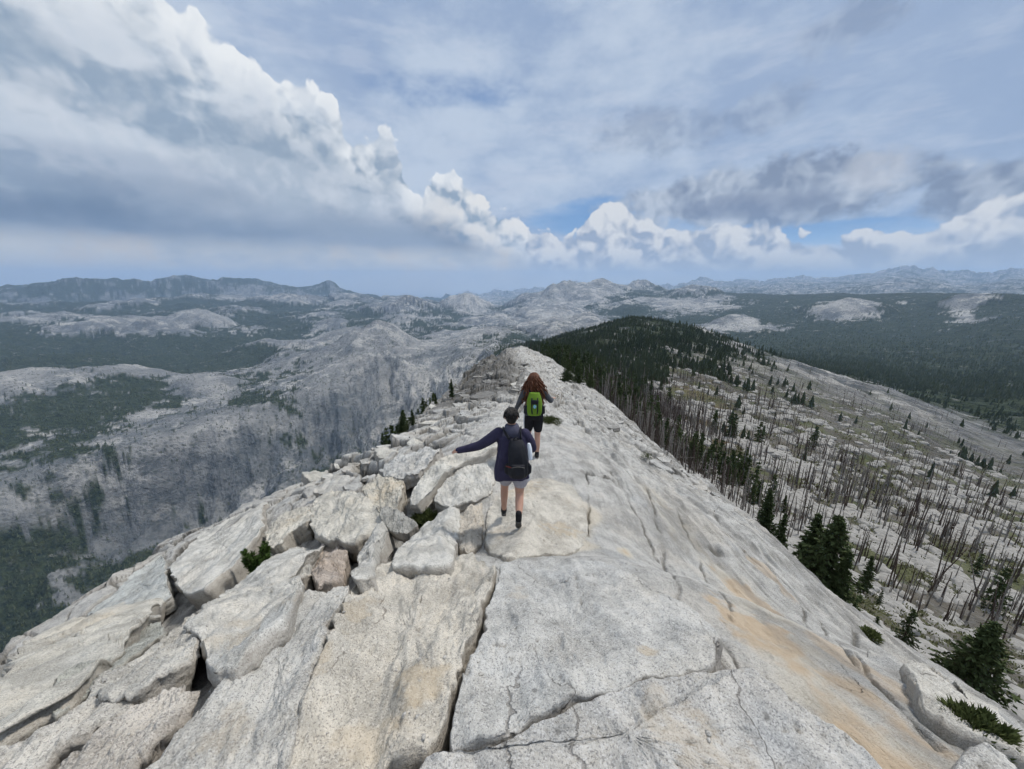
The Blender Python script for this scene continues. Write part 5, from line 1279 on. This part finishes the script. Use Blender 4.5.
# ---- farther hiker: long auburn curls, lime pack
def hiker_far():
    gx, gy = .42, 6.82
    z0 = float(crest_at(gx, gy)[0]); 
    e = obj('person', None, label='hiker with long curly auburn hair in black shorts, wearing a lime green backpack', category='person'); e.location = (gx, gy, z0); e.scale = (1.04, 1.04, 1.04)
    ra = (.07, -.08, .10); la = (-.09, .16, .12); hz_ = .86
    b = MB(); rs = (.17, .03, 1.30); ls = (-.17, .03, 1.30); le = (-.27, .02, 1.09); lw = (-.335, .12, .90); re_j = (.31, .02, 1.13); rw = (.36, .22, 1.10)
    loft(b, [(0, 0, hz_-.05, .15, .11), (0, 0, hz_+.06, .165, .12), (0, .01, 1.03, .12, .095), (0, .02, 1.18, .14, .10), (0, .03, 1.30, .15, .09), (0, .04, 1.37, .065, .06)])
    limb(b, [(.085, 0, hz_), (.085, 0, .66), (.078, .0, .47), (.075, -.05, .32), ra], [.088, .080, .055, .054, .036]); limb(b, [(-.085, 0, hz_), (-.088, .05, .66), (-.085, .09, .48), (-.088, .10, .32), la], [.088, .080, .055, .054, .036])
    limb(b, [(0, .04, 1.36), (0, .06, 1.50)], [.055, .05]); limb(b, [rs, re_j, rw], [.050, .038, .026]); limb(b, [ls, le, lw], [.050, .038, .026])
    M, c = head(b, (0, .06, 1.53), -.1, -.15); hand(b, lw, (-.15, .35, -.9), (-1, .1, 0), 1., .3, 1); hand(b, rw, (.35, .9, 0), (0, 0, 1), 1., .4, 1)
    part(b, 'body', M_skin, e, .0065, 2); eyes(e, M, c)
    j = MB(); loft(j, [(0, 0, .88, .175, .13), (0, .0, .97, .16, .125), (0, .01, 1.06, .15, .12), (0, .02, 1.2, .165, .12), (0, .03, 1.31, .165, .105), (0, .04, 1.38, .075, .07)], 32, .03, 4)
    limb(j, [rs, (.25, .02, 1.215), re_j, (.34, .12, 1.11), rw], [.062, .056, .048, .042, .036]); limb(j, [ls, (-.225, .02, 1.2), le, (-.305, .07, 1.0), lw], [.062, .056, .048, .042, .036])
    part(j, 'long_sleeved_top', M_greysl, e, .008, 2)
    s_ = MB(); loft(s_, [(0, 0, .80, .172, .128), (0, 0, .88, .172, .13), (0, 0, .95, .155, .12)], 30, .02, 5)
    limb(s_, [(.088, 0, .84), (.088, 0, .70), (.087, .0, .585)], [.098, .092, .083]); limb(s_, [(-.088, 0, .84), (-.09, .03, .70), (-.089, .055, .585)], [.098, .092, .083]); part(s_, 'shorts', M_blackc, e, .008, 2)
    for a in (ra, la):
        so = MB(); limb(so, [(a[0], a[1], a[2]+.04), (a[0], a[1], a[2]-.03)], [.041, .040]); part(so, 'sock', M_blackc, e, .007, 2)
    G_ = lambda x, y: float(crest_at(gx+x, gy+y)[0])-z0
    shoe(e, (.07, -.12, G_(.07, -.12)+.01), (.08, .13, G_(.08, .13)+.005), 0); shoe(e, (-.09, .12, G_(-.09, .12)+.03), (-.10, .36, G_(-.1, .36)+.005), 0)
    # hair: a mane of curls down to mid back
    hr = MB(); r = np.random.RandomState(9); q = MB(); ball(q, (0, -.015, .04), (.084, .094, .088), 20, 12)
    hr.add(np.array([c+M @ Vector(v) for v in np.vstack(q.v)]), np.vstack(q.q), np.vstack(q.t))
    for i in range(430):
        a = math.radians(r.uniform(175, 365)) if r.rand() < .8 else r.rand()*6.283; el_ = r.uniform(.0, 1.45)
        d = Vector((math.cos(a)*math.cos(el_), math.sin(a)*math.cos(el_), math.sin(el_)))
        p0 = Vector((d.x*.09, -.015+d.y*.098, .045+d.z*.088))
        if p0.y > .05 and p0.z < .09: continue
        w = c+M @ p0; n = 12; ln = r.uniform(.26, .60); wsp = r.uniform(.03, .13) if r.rand() < .9 else .19; f = r.uniform(14, 24); ph = r.rand()*6.3; out = Vector((d.x*1.15+r.normal(0, .25), min(-.25, d.y*.8)+r.normal(0, .12), .0))
        P = []
        for k in range(n):
            t = k/(n-1); sp = wsp*t**1.15; am = .018*min(1, t*3)
            P.append(w+out*sp+Vector((math.cos(ph+t*f)*am, math.sin(ph+t*f)*am, -ln*t+.012*math.sin(t*3.1))))
        hr.tube(np.array([tuple(v) for v in P]), np.r_[np.linspace(.009, .011, n-3), .009, .007, .002], 4)
    obj('hair', hr.mesh('hair', M_hairr), e)
    p = obj('backpack', None, label='lime green and black backpack on the hiker with curly auburn hair', category='backpack'); p.location = (gx, gy, z0); p.scale = (1.04, 1.04, 1.04)
    b = MB(); loft(b, [(0, -.19, .93, .12, .07), (0, -.20, .99, .14, .085), (0, -.19, 1.1, .145, .09), (0, -.17, 1.24, .13, .08), (0, -.14, 1.34, .09, .055)], 30, .03, 15); part(b, 'pack_body', M_green, p, .008, 2)
    for s in (-1, 1):
        w = MB(); limb(w, [(s*.135, -.20, .96), (s*.14, -.20, 1.10)], [(.03, .06), (.026, .05)], 12, 4); part(w, 'side_pocket', M_pack, p, .008, 2)
        t = MB(); limb(t, [(s*.07, -.13, 1.33), (s*.10, -.03, 1.375), (s*.11, .09, 1.36), (s*.115, .14, 1.22), (s*.15, .06, 1.02), (s*.12, -.11, .97)], [(.010, .026)]*6, 10, 4); part(t, 'shoulder_strap', M_pack, p, .007, 1)
        t = MB(); limb(t, [(s*.045, -.288, .98), (s*.055, -.295, 1.1), (s*.05, -.262, 1.27)], [(.006, .011)]*3, 8, 4); obj('lashing_strap', t.mesh('lashing_strap', M_pack), p)
    t = MB(); limb(t, [(-.06, -.285, 1.19), (0, -.290, 1.21), (.06, -.285, 1.19)], [(.008, .04)]*3, 8, 3); obj('mesh_pocket', t.mesh('mesh_pocket', M_pack), p)
    t = MB(); ball(t, (0, -.292, 1.12), (.028, .012, .034)); obj('badge', t.mesh('badge', M_blue), p)
    t = MB(); limb(t, [(-.16, -.08, .96), (-.10, -.2, .945), (.10, -.2, .945), (.16, -.08, .96)], [(.008, .02)]*4, 8, 4); obj('hip_belt', t.mesh('hip_belt', M_pack), p)
    t = MB(); limb(t, [(-.175, -.14, .97), (-.185, -.12, .80), (-.18, -.10, .66)], [.009, .007, .006], 8, 4); obj('dangling_strap', t.mesh('dangling_strap', M_white), p)
_, o_ = hiker_near(); backpack_near(o_); hiker_far()
# ------------------------------------------------------------------ sky, sun, air
SUN_EL, SUN_AZ = 58, 62          # degrees; azimuth clockwise from the view direction
EXPO = .5
world = bpy.data.worlds.new('World'); scene.world = world; world.use_nodes = True
g = G(world.node_tree); 
for n in list(g.n): g.n.remove(n)
sky = g.new('ShaderNodeTexSky', sky_type='NISHITA'); sky.sun_disc = False
sky.sun_elevation = R_(SUN_EL); sky.sun_rotation = R_(SUN_AZ); sky.altitude = 3000; sky.air_density = 1.; sky.dust_density = .6; sky.ozone_density = 1.5
D = S(g, g.new('ShaderNodeTexCoord').outputs['Generated'])
dx, dy, dz_ = g.sep(D)
az = g.m('ARCTAN2', dx, dy)*57.29578
el = g.m('ARCSINE', dz_)*57.29578
def ae(px, py):
    x_, y_, z_ = ray(px, py); return math.degrees(math.atan2(x_, y_)), math.degrees(math.atan2(z_, math.hypot(x_, y_)))
def edge(pts, x=None):
    P = [ae(*p) for p in pts]; P = [(-180, P[0][1])]+P+[(180, P[-1][1])]
    # keep the wide stretches outside the curve's fine part
    P2 = [(max(-70, min(70, a)), e) for a, e in P]
    out = []
    for a, e in sorted(P2):
        if not out or a-out[-1][0] > .3: out.append((a, e))
    xx = g.m('MINIMUM', g.m('MAXIMUM', az if x is None else x, -70), 70)
    return g.curve(xx, out)
def blob(px, py, wpx, hpx):
    a0, e0 = ae(px, py); a1, _ = ae(px+wpx, py); _, e1 = ae(px, py-hpx)
    u = (az-a0)*(1/(a1-a0)); v = (el-e0)*(1/(e1-e0))
    return u*u+v*v
def rgb(r, gg, b): # picture colour -> scene radiance, for this exposure
    f = lambda c: ((c/255+.055)/1.055)**2.4 if c > 10 else c/255/12.92
    k = 10/2**EXPO
    return (f(r)*k, f(gg)*k, f(b)*k)
A2 = g.comb(az*.01745, el*.01745, 0.)
Dl = g.vm('MULTIPLY', D, (1, 1, 1.9))      # clouds are flatter than wide
Dp = D
n_big = g.noise(Dl, 2.2, 5, .55); n_mid = g.noise(Dl, 6, 6, .6); n_fin = g.noise(Dp, 20, 5, .6)
def v2(vec, sc, sm):
    nd = g.n.new('ShaderNodeTexVoronoi'); nd.voronoi_dimensions = '2D'; nd.feature = 'SMOOTH_F1'
    g.put(nd.inputs['Vector'], vec); nd.inputs['Scale'].default_value = sc; nd.inputs['Smoothness'].default_value = sm
    return S(g, nd.outputs['Distance'])
wrp = g.vm('MULTIPLY', g.vm('SUBTRACT', g.noise(A2, 14, 3, .55, out='Color'), (.5, .5, .5)), (.07, .07, .0))
def puff(off=(0, 0, 0)):
    v = g.vm('ADD', g.vm('ADD', A2, off), wrp)
    return (1-v2(v, 8, .3)*1.15)*.50+(1-v2(v, 19, .4)*1.15)*.30+(1-v2(v, 47, .5)*1.15)*.17
H0 = puff(); H1 = puff((.012, .022, 0))
lit = (H0-H1)                               # bright where the surface faces up and to the right
soft = g.noise(Dl, 3.1, 5, .55); soft1 = g.noise(g.vm('ADD', Dl, (.03, .01, .09)), 3.1, 5, .55); slit = soft-soft1

# high veil over blue
skyc = S(g, sky.outputs[0])
skyc = g.mix(.55, g.vm('SCALE', skyc, (0, 0, 0)), skyc) if False else skyc
blue = g.mix(.80, skyc, g.mix(g.step(2, 30, el), rgb(128, 168, 212), rgb(92, 128, 180)))
dark = g.mix(n_mid, rgb(146, 167, 199), rgb(172, 189, 214))
lite = rgb(196, 209, 226)
veil = g.mix(g.step(.36, .62, n_big+(n_mid-.5)*.6), dark, lite)
c = blue
vm_ = g.step(.25, .5, n_big*.55+n_mid*.45+g.step(3, 12, el)*.2-g.step(1.5, .1, blob(445, 90, 90, 34))*.30-g.step(1.4, .1, blob(520, 70, 120, 45))*.06-g.step(1.5, .1, blob(840, 232, 110, 14))*.4-g.step(1.5, .1, blob(520, 130, 60, 40))*.07-g.step(1.5, .1, blob(600, 215, 90, 22))*.4)
c = g.mix(vm_*.93, c, veil)
str_ = g.noise(g.vm('MULTIPLY', D, (1.2, 1.2, 5)), 4, 5, .6)
c = g.mix(g.step(.5, .68, str_)*.35, c, rgb(206, 214, 228))

# clear strip low over the horizon on the right
strip = g.step(-.5, 2.5, el-edge([(0, 262), (500, 250), (540, 244), (600, 236), (700, 238), (800, 240), (930, 232), (1024, 222)]))*g.step(1.5, -2.5, el-edge([(0, 262), (500, 225), (540, 205), (640, 205), (720, 196), (800, 205), (860, 205), (920, 205), (1024, 205)])+(n_mid-.5)*9)
c = g.mix((strip*g.step(2, 8, az)).clamp()*.85, c, g.mix(n_mid, rgb(92, 140, 198), rgb(128, 168, 212)))
# grey broken cloud on the right
db = g.m('MINIMUM', g.m('MINIMUM', blob(800, 188, 150, 38), blob(705, 205, 120, 26)), g.m('MINIMUM', blob(655, 132, 75, 34)+.45, blob(985, 195, 95, 32)))
db = g.m('MINIMUM', db, g.m('MINIMUM', blob(775, 110, 50, 34)+.55, blob(850, 30, 80, 36)+.55))
sm = g.m('MINIMUM', blob(655, 132, 90, 40), g.m('MINIMUM', blob(775, 110, 70, 44), blob(850, 30, 100, 46)))
mg = (1-g.step(1.6, .6, sm)*.55)*g.step(.32, -.45, db-1.0+(n_mid-.5)*2.8+(n_fin-.5)*1.6+(.55-H0)*.9)
gc = g.mix((lit*2.6+.40+slit*3).clamp(), rgb(126, 140, 164), rgb(190, 200, 214))
gc = g.mix(g.step(1.2, .2, blob(878, 168, 45, 26))*.6, gc, rgb(206, 210, 218))
gc = g.mix(g.step(1.3, .2, blob(750, 205, 90, 14)+(n_mid-.5))*.65, gc, rgb(124, 136, 160))
c = g.mix(mg*.93, c, gc)
# low cumulus bank along the horizon
top = edge([(0, 262), (420, 262), (470, 250), (520, 240), (548, 236), (560, 243), (585, 228), (600, 208), (614, 200), (630, 214), (652, 232), (690, 234), (715, 240), (745, 222), (770, 232), (800, 243), (850, 246), (900, 238), (950, 226), (985, 214), (1024, 206)])
d2 = top-el+(H0-.45)*6+(n_mid-.5)*3.2
m2 = g.step(-.3, .35, d2)
w2 = g.step(4.5, .2, d2+(n_mid-.5)*4)
c2 = g.mix((lit*4.5+.52+w2*.2).clamp(), rgb(158, 172, 194), rgb(226, 228, 230))
c2 = g.mix(g.step(5.2, 0, el)*.65, c2, g.mix(n_mid, rgb(164, 178, 196), rgb(198, 204, 210)))
c = g.mix(m2, c, c2)
# great cumulus on the left
big = edge([(0, -70), (90, -40), (150, -8), (185, 22), (225, 40), (255, 52), (275, 82), (300, 95), (330, 108), (350, 132), (380, 138), (398, 160), (415, 184), (440, 170), (456, 180), (470, 196), (490, 204), (505, 222), (522, 232), (530, 250), (545, 262), (1024, 300)])
d3 = big-el+(H0-.47)*7.5+(n_fin-.5)*1.8
m3 = g.step(-.25, .45, d3)*g.step(-8, -14, az-14)
m3 = g.step(-.25, .45, d3)*g.step(3.5, 2.3, az)
rim = g.step(7.5, 0, d3+(n_mid-.5)*7)
inn = g.mix(g.step(.40, .60, soft+slit*1.6), rgb(150, 168, 188), rgb(198, 208, 220))
inn = g.mix(g.step(1.5, .2, blob(300, 175, 110, 48))*.5, inn, rgb(150, 166, 184))
inn = g.mix((lit*2.6+.15).clamp()*.55, inn, rgb(216, 223, 232))
inn = g.mix(g.step(.35, .75, H0+(n_fin-.5)*.8)*.35, inn, rgb(222, 226, 232))
c3 = g.mix(rim*(lit*3.6+.68).clamp(), inn, rgb(240, 243, 245))
c3 = g.mix(g.step(1.6, .1, blob(478, 222, 62, 40))*(lit*3+.6).clamp()*.8, c3, rgb(236, 234, 230))
c3 = g.mix(g.step(1.6, .2, blob(90, 170, 170, 26)+(n_mid-.5)*1.4)*.45, c3, rgb(148, 162, 184))
c3 = g.mix(g.step(1.5, .1, blob(180, 195, 90, 18)+(n_mid-.5)*1.2)*.45, c3, rgb(132, 148, 170))
# its flat dark base
bs = g.step(10.6, 6.6, el+(n_mid-.5)*3-g.step(-20, 0, az)*-1.0+g.step(-12, 2, az)*5)
c3 = g.mix(bs*.9, c3, g.mix(g.step(.38, .62, soft), rgb(100, 120, 148), rgb(138, 154, 176)))
c = g.mix(m3, c, c3)
# bright gaps and haze below the base
lowl = g.step(5.8, 3.4, el+(n_mid-.5)*2.6)*g.step(4, -2, az)
lc = g.mix(g.step(.35, .62, n_mid), rgb(172, 182, 194), rgb(216, 216, 213))
lc = g.mix(g.step(.50, .60, n_fin*.5+n_mid*.5)*.85, lc, rgb(216, 208, 198))
c = g.mix(lowl*.9, c, lc)
hz = g.step(3.2, -.4, el)
c = g.mix(hz*.7, c, rgb(214, 214, 210))
# overhead, out of the picture: pale veil, brightened to add light on the land
c = g.mix(g.step(36, 60, el), c, rgb(212, 220, 232))
c = g.mix(g.step(-.5, -4, el), c, rgb(120, 130, 140))
bg = g.new('ShaderNodeBackground', {'Color': c, 'Strength': .1})
out = g.new('ShaderNodeOutputWorld'); g.l.new(bg.outputs[0], out.inputs[0])
try: world.cycles.sampling_method = 'MANUAL'; world.cycles.sample_map_resolution = 512
except Exception: pass

sd = bpy.data.lights.new('sun', 'SUN'); sd.energy = 2.1; sd.angle = R_(8); sd.color = (1, .95, .88)
so = bpy.data.objects.new('sun', sd); COL.objects.link(so)
a_, e_ = R_(SUN_AZ), R_(SUN_EL)
sv = Vector((math.sin(a_)*math.cos(e_), math.cos(a_)*math.cos(e_), math.sin(e_)))
so.rotation_euler = sv.to_track_quat('Z', 'Y').to_euler()
# air
hm = bpy.data.materials.new('air'); hm.use_nodes = True; gg = G(hm.node_tree)
for n in list(gg.n): gg.n.remove(n)
pv = gg.new('ShaderNodeVolumePrincipled', {'Color': (.50, .705, 1.0), 'Density': 3.6e-5, 'Anisotropy': .1})
oo = gg.new('ShaderNodeOutputMaterial'); gg.l.new(pv.outputs[0], oo.inputs['Volume'])
bm = bmesh.new(); bmesh.ops.create_cube(bm, size=1)
hx = bpy.data.meshes.new('haze'); 
for v in bm.verts: v.co = Vector((v.co.x*94000, v.co.y*94000, (v.co.z+.5)*(1300+2750)-2750))
bm.to_mesh(hx); bm.free(); hx.materials.append(hm)
obj('haze', hx, kind='stuff')

vs = scene.view_settings; vs.view_transform = 'Standard'; vs.look = 'None'; vs.exposure = EXPO; vs.gamma = 1; vs.use_curve_mapping = False
scene.render.engine = 'CYCLES'; cy = scene.cycles
cy.max_bounces = 6; cy.diffuse_bounces = 3; cy.volume_bounces = 1; cy.transparent_max_bounces = 8; cy.use_denoising = True; cy.use_adaptive_sampling = True; cy.adaptive_threshold = .035; cy.adaptive_min_samples = 16
cy.volume_step_rate = 1
